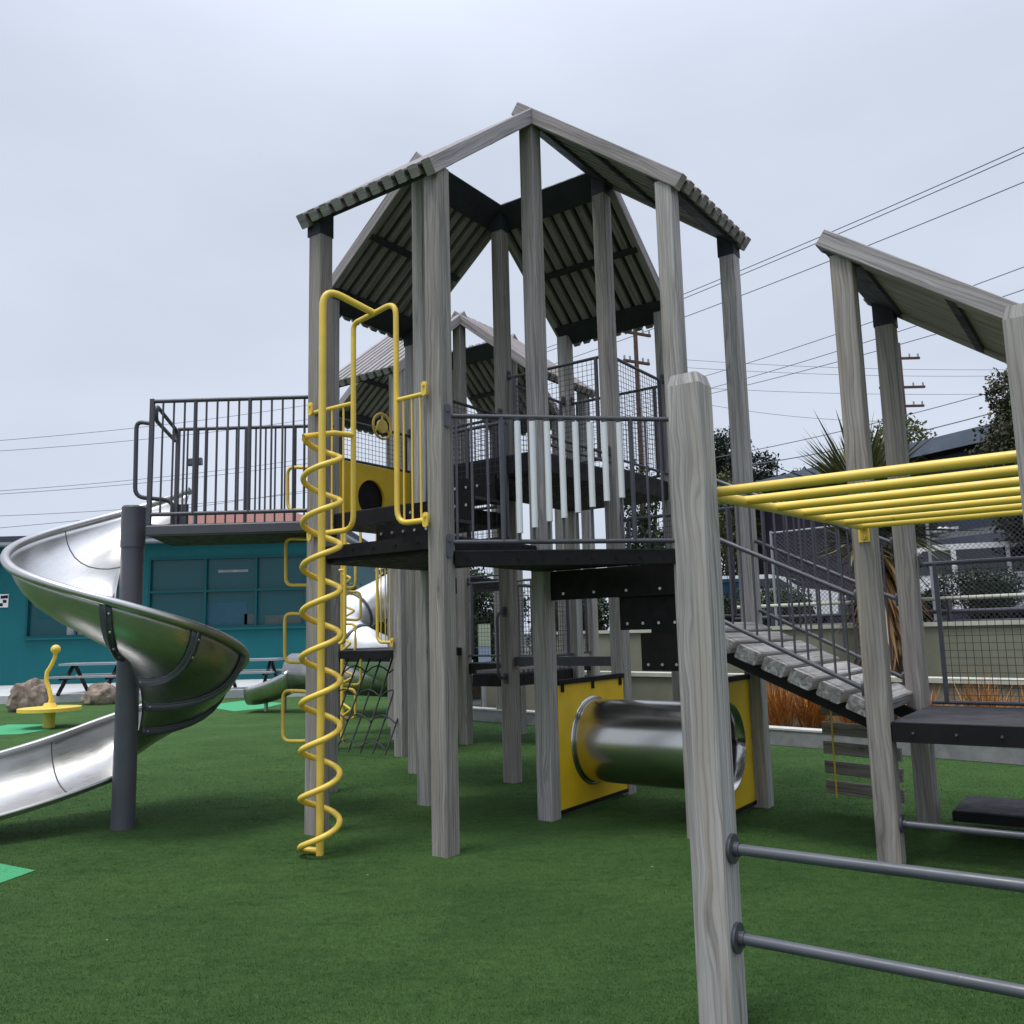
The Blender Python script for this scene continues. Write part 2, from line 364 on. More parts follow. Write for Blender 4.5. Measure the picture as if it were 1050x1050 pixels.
# ------------------------------------------------------------------ the ground
TH = 0.951                       # direction of the play frame's grid
U = V((math.cos(TH), math.sin(TH), 0)); W = V((-math.sin(TH), math.cos(TH), 0)); S = 1.3
def sheet(pts, z):
    b = MB(); b.v = [V((p[0], p[1], z)) for p in pts]; b.quad(range(len(pts)), [(p[0], p[1]) for p in pts]); return b
struct('ground', sheet([(-900, -300), (900, -300), (900, 1500), (-900, 1500)], -.012), M['asphalt'])
struct('turf', sheet([(-30, -12), (9, -12), (9, 5.6), (5.43, 9.15), (-2.0, 16.8), (-2, 23), (-30, 23)], 0), M['turf'])
b = MB(); b.box(-40, 23, -.01, 0, 33, .2); struct('pavement', b, M['concrete'])
def green_patch(px, label_pts):
    struct('light_green_turf_patch', sheet(label_pts, .004), M['patch'])
def ghit(x, y):
    d = _r * ((x - 525) / FOC) - _u * ((y - 525) / FOC) + _f; t = -EYE / d.z; return V((d.x * t, d.y * t, 0))
green_patch(0, [ghit(*p) for p in ((-50, 882), (0, 886), (36, 893), (0, 906), (-50, 918))])
green_patch(0, [ghit(*p) for p in ((206, 724), (250, 718.5), (292, 721), (270, 726.5), (240, 729.5))])
green_patch(0, [ghit(*p) for p in ((-20, 748), (10, 743), (48, 743), (52, 748), (20, 753), (-15, 754))])

def blades():
    rng = np.random.default_rng(3); n = 620000
    Y = 2.2 * np.exp(rng.random(n * 2) * math.log(15 / 2.2))                 # denser near the eye
    X = (rng.random(n * 2) * 1.36 - .68) * Y
    keep = np.where((X < 5.6) & (rng.random(n * 2) > (Y - 6.5) / 8.5))[0][:n]; X, Y = X[keep], Y[keep]; n = len(X)
    h = rng.uniform(.004, .010, n); a = rng.random(n) * 2 * math.pi; wd = rng.uniform(.0010, .0018, n) * np.maximum(1, Y / 5)
    lean = rng.uniform(.2, 1.1, n) * h; la = rng.random(n) * 2 * math.pi
    v = np.zeros((n, 3, 3), np.float32)
    v[:, 0, 0] = X - np.cos(a) * wd; v[:, 0, 1] = Y - np.sin(a) * wd; v[:, 1, 0] = X + np.cos(a) * wd; v[:, 1, 1] = Y + np.sin(a) * wd
    v[:, 2, 0] = X + np.cos(la) * lean; v[:, 2, 1] = Y + np.sin(la) * lean; v[:, 2, 2] = h
    return tri_mesh('artificial_grass', v.reshape(-1, 3), 3, M['blade'])
def tri_mesh(name, verts, k, m, parent=None):
    n = len(verts) // k; me = bpy.data.meshes.new(name); me.vertices.add(len(verts)); me.loops.add(len(verts)); me.polygons.add(n)
    vv = np.asarray(verts, np.float32)
    if parent is not None: vv = vv - np.asarray(parent['_o'], np.float32)
    me.vertices.foreach_set('co', vv.ravel()); me.loops.foreach_set('vertex_index', np.arange(len(verts), dtype=np.int32))
    me.polygons.foreach_set('loop_start', np.arange(0, len(verts), k, dtype=np.int32)); me.polygons.foreach_set('loop_total', np.full(n, k, np.int32))
    me.update(calc_edges=True); me.validate(); me.materials.append(m)
    o = bpy.data.objects.new(name, me); C.objects.link(o)
    if parent is not None: o.parent = parent; o['_o'] = parent['_o']
    return o
g = blades(); g['kind'] = 'stuff'; tag(g, 'short dark green artificial turf pile across the play area', 'turf')

# ------------------------------------------------------------------ play frame builders
PW = .142
def post(p, h, parent, top='flat', cap=None, ang=TH):
    b = MB(); a = PW / 2; c = .007
    sec = [(-a + c, -a), (a - c, -a), (a, -a + c), (a, a - c), (a - c, a), (-a + c, a), (-a, a - c), (-a, -a + c)]
    # one relief groove in two of the faces
    k = .006; sec = [sec[0], (-.004, -a), (0, -a + k), (.004, -a)] + sec[1:5] + [(.004, a), (0, a - k), (-.004, a)] + sec[5:]
    x = V((math.cos(ang), math.sin(ang), 0)); y = V((-math.sin(ang), math.cos(ang), 0)); p = V((p[0], p[1], 0))
    zt = h - (.028 if top == 'cut' else .0)
    lean = V((random.uniform(-.006, .006), random.uniform(-.006, .006), 0))
    b.prism(sec, p, p + V((0, 0, zt)) + lean, x, y, caps=True)
    if top == 'cut':
        b.prism(sec, p + V((0, 0, zt)) + lean, p + V((0, 0, h + .02)) + lean, x, y, True, [(q[0] * .82, q[1] * .82) for q in sec])
    o = b.build('post', M['wood'], parent, angle=25)
    if cap:                                         # steel shoe carrying the roof beam
        b = MB(); b.bar(p + V((0, 0, h - .17)), p + V((0, 0, h + .05)), PW + .012, PW + .012, up=y); b.build('bracket', M['beam'], o)
    return o
def roof(low0, low1, high0, high1, zl, zh, parent, n=11, duty=.60, ov=.12, ovl=.16, ovh=.10):
    """slatted shed roof; low0/low1 are the eave posts, high0/high1 the ridge posts"""
    l0, l1, h0 = V((*low0[:2], zl)), V((*low1[:2], zl)), V((*high0[:2], zh))
    e = (l1 - l0).normalized(); s = (h0 - l0).normalized(); nn = e.cross(s).normalized()
    if nn.z < 0: nn = -nn
    wid = (l1 - l0).length; ln = (h0 - l0).length
    b = MB(); total = wid + 2 * ov; pitch = total / n; t = .095
    for i in range(n):
        c = l0 + e * (-ov + pitch * (i + .5)) + nn * (t / 2 + .012)
        j = random.uniform(-.006, .006)
        x_ = .026 if i in (0, n - 1) else 0
        b.bar(c - nn * x_ / 2 - s * (ovl + j), c - nn * x_ / 2 + s * (ln + ovh + j), pitch * duty, t + x_, up=nn, ch=.006)
    r = b.build('roof', M['slat'], parent, angle=25)
    b = MB(); c = l0 + e * (wid / 2) + nn * (t / 2 + .030)
    b.bar(c - s * (ovl - .02), c + s * (ln + ovh - .02), total - pitch * .7, .022, up=nn); b.build('infill_board', M['infill'], r)
    for q, hh in ((.02, .27), (.5, .07), (.99, .30)):
        b = MB(); c = l0 + s * (ln * q) - nn * .006
        b.bar(c - e * .055, c + e * (wid + .055), hh, .022, up=nn); b.build('cross_beam', M['beam'], r)
    return r
def deck(pts, z, parent, th=.15, name='deck', m='black', top=True):
    o = MB().poly(pts, z - th, z - .012).build(name, M[m], parent)
    if top:
        q = sum((V(p) for p in pts), V((0, 0, 0)) if len(pts[0]) == 3 else V((0, 0))) / len(pts)
        MB().poly([lerp(V((p[0], p[1], 0)), V((q[0], q[1], 0)), .012) for p in pts], z - .010, z).build('deck_board', M['deck'], o)
    return o
def bolts(b, p0, p1, n, nrm, r=.011):
    for i in range(n): b.disc(lerp(p0, p1, (i + .5) / n), nrm, r, .012, 8)
def wire_panel(p0, p1, z0, z1, parent, cell=.052, r=.0019, m='mesh', name='mesh_infill'):
    p0, p1 = V((p0[0], p0[1], 0)), V((p1[0], p1[1], 0)); ln = (p1 - p0).length; b = MB()
    zz = lambda t: (z0 if not isinstance(z0, tuple) else z0[0] + (z0[1] - z0[0]) * t)
    z_1 = lambda t: (z1 if not isinstance(z1, tuple) else z1[0] + (z1[1] - z1[0]) * t)
    k = max(1, int(ln / cell))
    for i in range(k + 1):
        q = lerp(p0, p1, i / k); b.bar(q + V((0, 0, zz(i / k))), q + V((0, 0, z_1(i / k))), r * 2, r * 2, up=p1 - p0)
    k = max(1, int((z_1(0) - zz(0)) / cell))
    for i in range(k + 1):
        b.bar(p0 + V((0, 0, zz(0) + (z_1(0) - zz(0)) * i / k)), p1 + V((0, 0, zz(1) + (z_1(1) - zz(1)) * i / k)), r * 2, r * 2)
    return b.build(name, M[m], parent, smooth=False)
def shoe(p, nrm, parent, m='rail', h=.11, wd=.05):
    """rounded steel plate with a bolt on the face of a post"""
    p, nrm = V(p), V(nrm).normalized(); side = nrm.cross(V((0, 0, 1)))
    b = MB(); pts = []
    for i in range(16):
        q = 2 * math.pi * i / 16; pts.append((math.cos(q) * wd / 2, math.sin(q) * wd / 2 + (h / 2 - wd / 2) * (1 if math.sin(q) > 0 else -1)))
    b.prism(pts, p, p + nrm * .014, side, (0, 0, 1)); b.disc(p + nrm * .02 + V((0, 0, h * .22)), nrm, .012, .012, 8)
    return b.build('mounting_plate', M[m], parent)

# ---- main tower
cx = V((.242, 7.297, 0))
T = dict(C=cx, E=cx + U * S, K=cx + W * S, D=cx + (U + W) * S, A=cx + (W - U) * S, B=cx - U * S, F=cx - W * S, H=cx + (U - W) * S,
         A2=cx + W * 2 * S, A3=cx + (U + W * 2) * S, J=cx + (U * 2 + W) * S, I=cx + U * 2 * S)
LOW, HIGH = 5.04, 6.07
tower = thing('play_tower', (cx.x, cx.y, 0), 'tall weathered timber play tower with four slatted lean-to roofs, chimes on its front rail', 'play tower')
for k in 'CEKD': post(T[k], HIGH + .0, tower, cap=k in 'ED')
for k in ('A', 'B', 'F', 'H', 'A2', 'A3', 'J', 'I'): post(T[k], LOW, tower, cap=k in ('H', 'A3', 'A'))
roof(T['A'], T['B'], T['K'], T['C'], LOW, HIGH, tower, ovh=-.02)
roof(T['F'], T['H'], T['C'], T['E'], LOW, HIGH, tower, ovh=.16)
roof(T['A2'], T['A3'], T['K'], T['D'], LOW, HIGH, tower)
roof(T['J'], T['I'], T['D'], T['E'], LOW, HIGH, tower)
def Zp(p, z): return V((p[0], p[1], z))
a = PW / 2
# decks: front triangle, landing behind the spiral, centre, the two far modules
BF = (T['F'] - T['B']).normalized(); nF = V((BF.y, -BF.x, 0))
d_ = deck([T['B'] + BF * .06 + nF * .02, T['F'] - BF * .06 + nF * .02, T['C']], 2.10, tower, th=.10)
bb = MB(); p0 = Zp(T['B'] + BF * .09 + nF * .03, 2.035); p1 = Zp(T['F'] - BF * .09 + nF * .03, 2.035)
bb.bar(p0, p1, .03, .10); bolts(bb, p0 + nF * .018, p1 + nF * .018, 9, nF, .009); bb.build('fascia', M['black'], tower)
deck([T['A'] + U * .02, T['B'] + U * .02, T['C'], T['K']], 2.22, tower, th=.13)
bb = MB(); p0 = Zp(T['A'] - W * .09 - U * .02, 2.17); p1 = Zp(T['B'] + W * .09 - U * .02, 2.17)
bb.bar(p0, p1, .03, .10); bolts(bb, p0 - U * .018, p1 - U * .018, 5, U, .009); bb.build('fascia', M['black'], tower)
for i, (off, z) in enumerate(((.55, 2.44), (.92, 2.66), (1.24, 2.88))):     # steps up to the centre
    bb = MB(); q0 = T['A'] + U * off - W * .12; q1 = T['B'] + U * off + W * .42
    bb.bar(Zp(q0, z - .11), Zp(q1, z - .11), .03, .22); bb.build('step_riser', M['black'], tower)
    bb = MB(); bolts(bb, Zp(q0 - U * .02, z - .08), Zp(q1 - U * .02, z - .08), 6, U, .013); bb.build('bolt_row', M['bolt'], tower)
    bb = MB(); bb.poly([q0 + U * .017, q1 + U * .017, q1 + U * .36, q0 + U * .36], z - .03, z - .002); bb.build('step_tread', M['deck'], tower)
deck([T['C'], T['E'], T['D'], T['K']], 3.05, tower, th=.17)
deck([T['K'], T['D'], T['A3'], T['A2']], 2.75, tower, th=.15)
deck([T['D'], T['E'], T['I'], T['J']], 3.10, tower, th=.20)
low = deck([T['D'] + W * .5, T['D'] + U * .0, T['J'], T['J'] + W * .5], 1.08, tower, th=.13)
bb = MB()
for i in range(14): q = T['D'] + U * (.06 + .09 * i); bb.bar(Zp(q + W * .03, 1.10), Zp(q + W * .47, 1.10), .045, .03)
bb.build('deck_grating', M['slat'], low)
# steps under the right hand roof, seen from below
CF = (T['F'] - T['C']).normalized()
for i, (z0, z1, t0, off) in enumerate(((1.76, 2.0, .04, .03), (1.50, 1.80, .52, .10), (1.17, 1.47, .56, .34))):
    bb = MB(); q0 = lerp(T['C'], T['F'], t0) + U * off; q1 = T['F'] - CF * .08 + U * off
    bb.bar(Zp(q0, (z0 + z1) / 2), Zp(q1, (z0 + z1) / 2), .04, z1 - z0); bb.build('stair_board', M['black'], tower)
    bb = MB(); bolts(bb, Zp(q0 - U * .022, z0 + .05), Zp(q1 - U * .022, z0 + .05), 4, U, .012); bb.build('bolt_row', M['bolt'], tower)
deck([lerp(T['C'], T['F'], .62) + U * .36, T['F'] + U * .36 - CF * .02, T['H'] - CF * .0 - U * .02, lerp(T['E'], T['H'], .62) - U * .02], 1.52, tower, th=.13)
# beam between the two rear posts
bb = MB(); bb.bar(Zp(T['D'] + (T['E'] - T['D']).normalized() * .08, 1.21), Zp(T['E'] - (T['E'] - T['D']).normalized() * .08, 1.21), .05, .09); bb.build('low_beam', M['rail'], tower)

def railing(p0, p1, z0, z1, parent, step=.11, r=.017, rb=.009, slope=0, m='rail', name='railing', end=.08, thick=(), bars=True):
    """top and bottom rail with upright bars; slope = z change from p0 to p1"""
    p0, p1 = V((p0[0], p0[1], 0)), V((p1[0], p1[1], 0)); d = (p1 - p0).normalized(); p0 = p0 + d * end; p1 = p1 - d * end
    b = MB(); zz = lambda t, z: V((0, 0, z + slope * t))
    for z in (z0, z1): b.tube([p0 + zz(0, z), p1 + zz(1, z)], r, 10)
    n = max(2, round((p1 - p0).length / step))
    if bars:
        for i in range(1, n):
            t = i / n; q = lerp(p0, p1, t); b.tube([q + zz(t, z0), q + zz(t, z1)], .017 if i in thick else rb, 8)
    return b.build(name, M[m], parent), p0, p1
# front rail with the row of chimes
fr0 = T['B'] + nF * .0; fr1 = T['F'] + nF * .0
bb = MB(); q0, q1 = fr0 + BF * .05 + nF * .05, fr1 - BF * .05 + nF * .05
for z in (2.155, 3.085): bb.tube([Zp(q0, z), Zp(q1, z)], .018, 10)
ts = [.035, .10, .167, .228, .295, .359, .423, .486, .547, .611, .675, .742, .797, .864, .93]
for i, t in enumerate(ts):
    q = lerp(q0, q1, t); bb.tube([Zp(q, 2.155), Zp(q, 3.085)], .018 if i in (3, 12) else .0095, 8)
front = bb.build('railing', M['rail'], tower)
for i in range(8):
    t = ts[4 + i]; q = lerp(q0, q1, t) + nF * .028
    bot = [2.215, 2.255, 2.30, 2.325, 2.365, 2.405, 2.45, 2.475][i]
    cb = MB(); cb.tube([Zp(q, bot), Zp(q, 3.045)], .0235, 14); cb.build('chime_tube', M['chime'], front)
for p in (q0, q1):
    for z in (3.085, 2.13): shoe(Zp(p, z) + nF * .012, nF, front, h=.17, wd=.055)
# mesh guarded upper decks
def guard(p0, p1, z0, z1, parent, uprights=(.06, .94), bottom=True, m='rail'):
    p0, p1 = V((p0[0], p0[1], 0)), V((p1[0], p1[1], 0)); d = (p1 - p0).normalized(); p0 += d * .075; p1 -= d * .075
    b = MB(); b.tube([Zp(p0, z1), Zp(p1, z1)], .017, 8)
    if bottom: b.tube([Zp(p0, z0), Zp(p1, z0)], .015, 8)
    for t in uprights: q = lerp(p0, p1, t); b.bar(Zp(q, z0), Zp(q, z1), .03, .03, up=d)
    o = b.build('guard_rail', M[m], parent)
    wire_panel(lerp(p0, p1, uprights[0]), lerp(p0, p1, uprights[-1]), z0, z1, o)
    for p, s_ in ((p0, 1), (p1, -1)):
        shoe(Zp(p, z1 + .03) - d * s_ * .002, d * s_, o)
    return o
guard(T['D'], T['E'], 3.18, 4.22, tower)
guard(T['E'], T['I'], 3.18, 4.22, tower)
guard(T['J'], T['I'], 3.18, 4.2, tower)
guard(T['D'], T['J'], 3.18, 4.2, tower)
guard(T['K'], T['D'], 2.84, 3.80, tower)
guard(T['A2'], T['A3'], 3.36, 3.78, tower)
guard(T['A3'], T['D'], 2.84, 3.80, tower)
guard(T['K'], T['C'] + W * .25, 2.32, 3.35, tower, (.05, .5, .97))
guard(T['C'], T['E'], 3.12, 3.2, tower)
guard(T['D'], T['J'], 1.24, 2.0, tower)
guard(T['E'], T['H'], 1.6, 2.55, tower)
# yellow playpanel with an arched opening and a steering wheel on the far side
def panel_hole(p0, p1, z0, z1, hole, rz, parent, m='panel', name='panel', th=.03, arch=False):
    """flat board from p0 to p1 with a round (or arched) opening; hole=(t, z), rz=radius"""
    p0, p1 = V((p0[0], p0[1], 0)), V((p1[0], p1[1], 0)); d = (p1 - p0); ln = d.length; d.normalize(); n = V((d.y, -d.x, 0)); b = MB(); K_ = 48
    cx_, cz_ = hole[0] * ln, hole[1]; inner = []; outer = []
    for i in range(K_):
        q = 2 * math.pi * i / K_ + math.pi / 4; co, si = math.cos(q), math.sin(q)
        inner.append((cx_ + rz * co, cz_ + rz * si))
        tx = ((ln - cx_) if co > 0 else cx_) / max(abs(co), 1e-6); tz = ((z1 - cz_) if si > 0 else (cz_ - z0)) / max(abs(si), 1e-6); t = min(tx, tz)
        outer.append((cx_ + t * co, cz_ + t * si))
    corners = [(ln, z1), (0, z1), (0, z0), (ln, z0)]
    for cn in corners:
        k = min(range(K_), key=lambda i: (outer[i][0] - cn[0]) ** 2 + (outer[i][1] - cn[1]) ** 2); outer[k] = cn
    base = len(b.v)
    for off in (-th / 2, th / 2):
        for lst in (inner, outer):
            for (x_, z_) in lst: b.v.append(p0 + d * x_ + V((0, 0, z_)) + n * off)
    for i in range(K_):
        j = (i + 1) % K_; A_ = lambda s_, l_, i_: base + s_ * 2 * K_ + l_ * K_ + i_
        for q in ((A_(0, 0, i), A_(0, 0, j), A_(0, 1, j), A_(0, 1, i)), (A_(1, 0, i), A_(1, 1, i), A_(1, 1, j), A_(1, 0, j)),
                  (A_(0, 0, i), A_(1, 0, i), A_(1, 0, j), A_(0, 0, j)), (A_(0, 1, i), A_(0, 1, j), A_(1, 1, j), A_(1, 1, i))):
            b.quad(q, [(0, 0)] * 4)
    return b.build(name, M[m], parent, angle=30)
dd = (T['A3'] - T['A2']).normalized()
panel_hole(T['A2'] + dd * .08, T['A3'] - dd * .08, 2.77, 3.34, (.45, 2.98), .2, tower, name='play_panel')
bb = MB(); q = Zp(lerp(T['A2'] + dd * .08, T['A3'] - dd * .08, .45), 2.98); bb.tube([q + W * .02, q + W * .6], .235, 24); bb.build('dark_hole_backing', M['black'], tower)  # closed black drum added behind the opening to block sky and read dark
bb = MB(); wc = Zp(lerp(T['A2'], T['A3'], .52), 3.78) - W * .1
bb.tube([wc + dd * .14 * math.cos(q) + V((0, 0, .14 * math.sin(q))) for q in [2 * math.pi * i / 24 for i in range(24)]], .014, 8, closed=True)
for i in range(3): bb.tube([wc, wc + dd * .13 * math.cos(i * 2.1 + 1.57) + V((0, 0, .13 * math.sin(i * 2.1 + 1.57)))], .011, 8)
bb.disc(wc, W, .075, .03); bb.tube([wc, wc + W * .1], .02, 8); bb.build('steering_wheel', M['yellow'], tower)
# yellow barred wings either side of the opening above the spiral
def wing(p, dirn, wd, z0, z1, parent, n=3, zt=None, ext=0):
    p = V((p[0], p[1], 0)); dirn = V(dirn); b = MB(); e = p + dirn * wd
    b.tube(arc([Zp(p, z0), Zp(e, z0), Zp(e, z1 + ext)], .11), .0215, 10)
    b.tube([Zp(p, z1), Zp(e, z1)], .017, 10)
    for i in range(n): q = p + dirn * (wd * (i + .75) / (n + .6)); b.tube([Zp(q, z0), Zp(q, z1)], .008, 8)
    o = b.build('guard_wing', M['yellow'], parent)
    for z in (z0, z1 + .03): shoe(Zp(p, z) - U * .02, -U, o, m='yellow', h=.11, wd=.05)
    return o, e
wl, el = wing(T['A'] - U * .09 - W * .02, -W, .47, 2.32, 3.32, tower, ext=.62)
wr, er = wing(T['B'] - U * .09 + W * .05, W, .30, 2.32, 3.26, tower, ext=.42)
arch_top = 4.0
# handrail loop, rear posts
bb = MB(); q = T['D'] - U * .075
bb.tube(arc([Zp(q, 1.72), Zp(q - U * .13, 1.70), Zp(q - U * .13, 1.06), Zp(q, 1.04)], .08), .016, 8); bb.build('grab_handle', M['rail'], tower)
for z in (1.72, 1.04): shoe(Zp(q, z), -U, tower)

# ---- spiral climber
sp = ghit(328, 877); sp = V((sp.x, sp.y, 0))
climb = thing('spiral_climber', sp, 'tall yellow spiral climbing pole in front of the tower', 'climber')
bb = MB(); top = 4.15
mid = Zp(lerp(el, er, .5), 4.0)
bb.tube(arc([sp, Zp(sp, top), mid], .16, 8), .0275, 14); bb.build('pole', M['yellow'], climb)
bb = MB(); rr = .135; turns = 9.05; zs, ze = .04, 2.98; nn_ = int(turns * 28)
ph0 = math.atan2(-sp.y, -sp.x) - math.pi * .62
pts = [V((sp.x + rr * math.cos(ph0 + 2 * math.pi * turns * i / nn_), sp.y + rr * math.sin(ph0 + 2 * math.pi * turns * i / nn_), zs + (ze - zs) * i / nn_)) for i in range(nn_ + 1)]
pts = [V((sp.x, sp.y, .03))] + pts + [Zp(lerp(pts[-1], el, .6), 3.05), Zp(el, 3.06)]
bb.tube(pts, .0215, 10); bb.build('coil', M['yellow'], climb)
bb = MB(); bb.tube(arc([Zp(el, 3.86), Zp(el, 3.97), mid, Zp(er, 4.04), Zp(er, 3.62)], .12, 7), .0215, 12); bb.build('top_arch', M['yellow'], climb)
# ---- loop climber on the left post
lc = T['A'] + W * .0
lcb = thing('loop_climber', (lc.x - .1, lc.y + .3, 0), 'column of four rounded yellow climbing loops beside the spiral', 'climber')
lx = lambda px, Y: (px - 525) / FOC * Y
for (x0, y0, x1, y1) in ((295, 479, 322, 523), (293, 552, 322, 600), (292, 629, 322, 679), (290, 708, 318, 760)):
    pA, pB = pix(x0, y0, 7.5), pix(x0, y1, 7.5); qA, qB = pix(x1, y0 + 1, 7.4), pix(x1, y1, 7.4)
    bb = MB(); bb.tube(loop([pA, pB, qB, qA], .07), .015, 10, closed=True); bb.build('loop', M['yellow'], lcb)
bb = MB(); q = pix(322, 600, 7.4); bb.tube([V((q.x + .02, q.y, 0)), V((q.x - .03, q.y, 2.9))], .022, 10); bb.build('pole', M['yellow'], lcb)

# ---- walkway to the slide
WZ = 2.46
w0, w1, w2, w3 = V((-3.02, 7.12, 0)), V((-1.62, 7.10, 0)), V((-1.62, 7.95, 0)), V((-3.14, 7.95, 0))
walk = thing('walkway', (-2.3, 7.2, 0), 'dark raised walkway with upright-bar railings between tower and slide', 'walkway')
deck([w0, w1, w2, w3], WZ, walk, th=.09)
bb = MB(); bb.bar(Zp(w0, WZ - .05), Zp(w1, WZ - .05), .05, .09, ch=.012); bb.build('fascia', M['rail'], walk)
r1, a0, a1 = railing(w0, w1, WZ + .085, WZ + 1.05, walk, step=.092, thick=(0, 4, 9), end=.01)
for p in (a0, a1):
    bb = MB(); bb.bar(Zp(p, WZ), Zp(p, WZ + 1.07), .034, .034); bb.build('end_post', M['rail'], r1)
r2, a2, a3 = railing(w3, w2, WZ + .085, WZ + 1.01, walk, step=.092, thick=(2, 7, 12), end=.03)
bb = MB(); bb.bar(Zp(a2, WZ), Zp(a2, WZ + 1.01), .034, .034); bb.build('end_post', M['rail'], r2)
hl_ = [Zp(w0, WZ + .86), Zp(w0 + V((-.12, .0, 0)), WZ + .88), Zp(w0 + V((-.12, .02, 0)), WZ + .24), Zp(w0 + V((.16, .12, 0)), WZ + .22), Zp(w0 + V((.16, .12, 0)), WZ + .0)]
bb = MB(); bb.tube(arc(hl_, .08), .018, 10); bb.build('entry_handle', M['rail'], walk)
hl2 = loop([Zp(w0 + V((.02, .06, 0)), WZ + 1.03), Zp(w3 + V((.03, -.05, 0)), WZ + .99), Zp(w3 + V((.03, -.05, 0)), WZ + .88), Zp(w0 + V((.02, .06, 0)), WZ + .90)], .05)
bb = MB(); bb.tube(hl2, .017, 10, closed=True); bb.build('cross_handle', M['rail'], walk)
bb = MB(); bb.bar(Zp(w3 + V((.06, .02, 0)), WZ + .03), Zp(w3 + V((.06, .02, 0)), WZ + .3), .15, .02, up=(0, 1, 0)); bb.build('side_guard', M['rail'], walk)

# ---- spiral slide
sc_ = ghit(123, 851); SC = V((sc_.x, sc_.y + .05, 0))
slide = thing('spiral_slide', (SC.x, SC.y, 0), 'stainless steel open spiral slide wound round a grey column', 'slide')
bb = MB(); bb.tube([SC, Zp(SC, 2.30)], .092, 28); bb.build('column', M['column'], slide)
bb = MB(); bb.tube([Zp(SC, 2.30), Zp(SC, 2.64)], .099, 28); bb.tube([Zp(SC, 2.64), Zp(SC, 2.655)], .099, 28, r_end=.09); bb.build('column_cap', M['column'], slide)
TH0, TH1 = 82, 492
prof = [(.115, .035), (.13, .012), (.17, 0), (.30, -.005), (.43, .005), (.56, .03), (.67, .07), (.76, .125), (.83, .195), (.875, .265), (.90, .33), (.915, .39)]
rim = (.935, .40)
zin = lambda th: 2.42 - .005 * (max(th, 82) - 82) + .12 * max(0, 1 - max(th - 82, 0) / 150)
def section(th):
    q = R(th); c_, s_ = math.cos(q), math.sin(q)
    return lambda r, z: V((SC.x + r * c_, SC.y + r * s_, zin(th) + z))
def frames():
    out = []
    th = TH0
    while th <= TH1: out.append(section(th)); th += 5
    f0 = section(TH1); q = R(TH1); tg = V((-math.sin(q), math.cos(q), 0)); z_ = zin(TH1)
    for k in range(1, 15):
        s_ = k * .11; dz = -.30 * s_ + .085 * s_ * s_ if s_ < 1.2 else -.30 * 1.2 + .085 * 1.44
        out.append((lambda f0, s_, dz: (lambda r, z: f0(r, z * (1 - .06 * s_)) + tg * s_ + V((0, 0, dz))))(f0, s_, dz))
    return out
FR = frames()
bb = MB(); bb.grid([[f(r, z) for (r, z) in prof] for f in FR])
ch = bb.build('chute', M['steel'], slide, solid=.006, offset=0)
bb = MB(); bb.tube([f(*rim) for f in FR], .036, 14); bb.build('outer_rim', M['steel'], slide)
bb = MB(); bb.tube([f(.115, .045) for f in FR[-17:]], .018, 10); bb.build('inner_rim', M['steel'], slide)
for th in (196, 283, 325, 367, 409):
    bb = MB(); bt = MB(); rows = []
    for dth in (-2.6, 2.6): rows.append([section(th + dth)(r + .012 * (z > .01), z - .014) for (r, z) in prof])
    # a band under the chute following its section
    n_ = len(prof); bb.grid(rows)
    bb.grid([[section(th)(r, z) for (r, z) in prof[1:]], [section(th)(r + .045 * (i / n_), z - .05 * (1 - i / n_) - .02) for i, (r, z) in enumerate(prof[1:])]])
    fl = bb.build('joint_flange', M['rung'] if th > 280 else M['rail'], slide, solid=.012, offset=0)
    for i in (2, 4, 6, 8, 10):
        r, z = prof[i]; bt.ball(section(th + 1.4)(r + .014, z - .022), .014, 8, 5)
    bt.build('bolt_row', M['bolt'], fl)
for k in (6, 14, -12):                                  # weld seams on the sliding surface
    bb = MB(); bb.tube([FR[k](r, z + .004) for (r, z) in prof], .006, 6); bb.build('weld_seam', M['rail'], slide)
bb = MB(); f = FR[-5]; q = f(.45, -.01)
bb.tube([V((q.x, q.y, 0)), q], .03, 12); bb.build('foot', M['rail'], slide)

# ---- crawl tunnel
tun = thing('crawl_tunnel', (*(lerp(T['C'], T['H'], .5))[:2], 0), 'stainless crawl tunnel between two yellow square panels under the tower', 'tunnel')
m0, m1 = lerp(T['C'], T['E'], .5), lerp(T['F'], T['H'], .5); tz = .56
for (p, q, sgn) in ((T['C'], T['E'], 1), (T['F'], T['H'], -1)):
    p_, q_ = p + U * .085 - W * .045 * sgn, q - U * .085 - W * .045 * sgn
    pn = panel_hole(p_, q_, .06, 1.06, (.5, tz), .352, tun, name='end_panel')
    bb = MB(); bb.bar(Zp(p_, .045), Zp(q_, .045), .05, .03); bb.build('bottom_rail', M['black'], pn)
    bb = MB(); bb.bar(Zp(p_, 1.08), Zp(q_, 1.08), .06, .04)
    for t in (.06, .5, .94): bb.bar(Zp(lerp(p_, q_, t), 1.0) - W * sgn * .02, Zp(lerp(p_, q_, t), 1.07) - W * sgn * .02, .03, .03)
    bb.build('top_rail', M['black'], pn)
tubeax = (m1 - m0).normalized()
bb = MB(); rows = []
for k in range(13):
    p = Zp(lerp(m0, m1, k / 12), tz); rows.append([p + U * .345 * math.cos(q) + V((0, 0, .345 * math.sin(q))) for q in [2 * math.pi * i / 56 for i in range(57)]])
bb.grid(rows); bb.build('tube', M['tubesteel'], tun, solid=.008, offset=0)
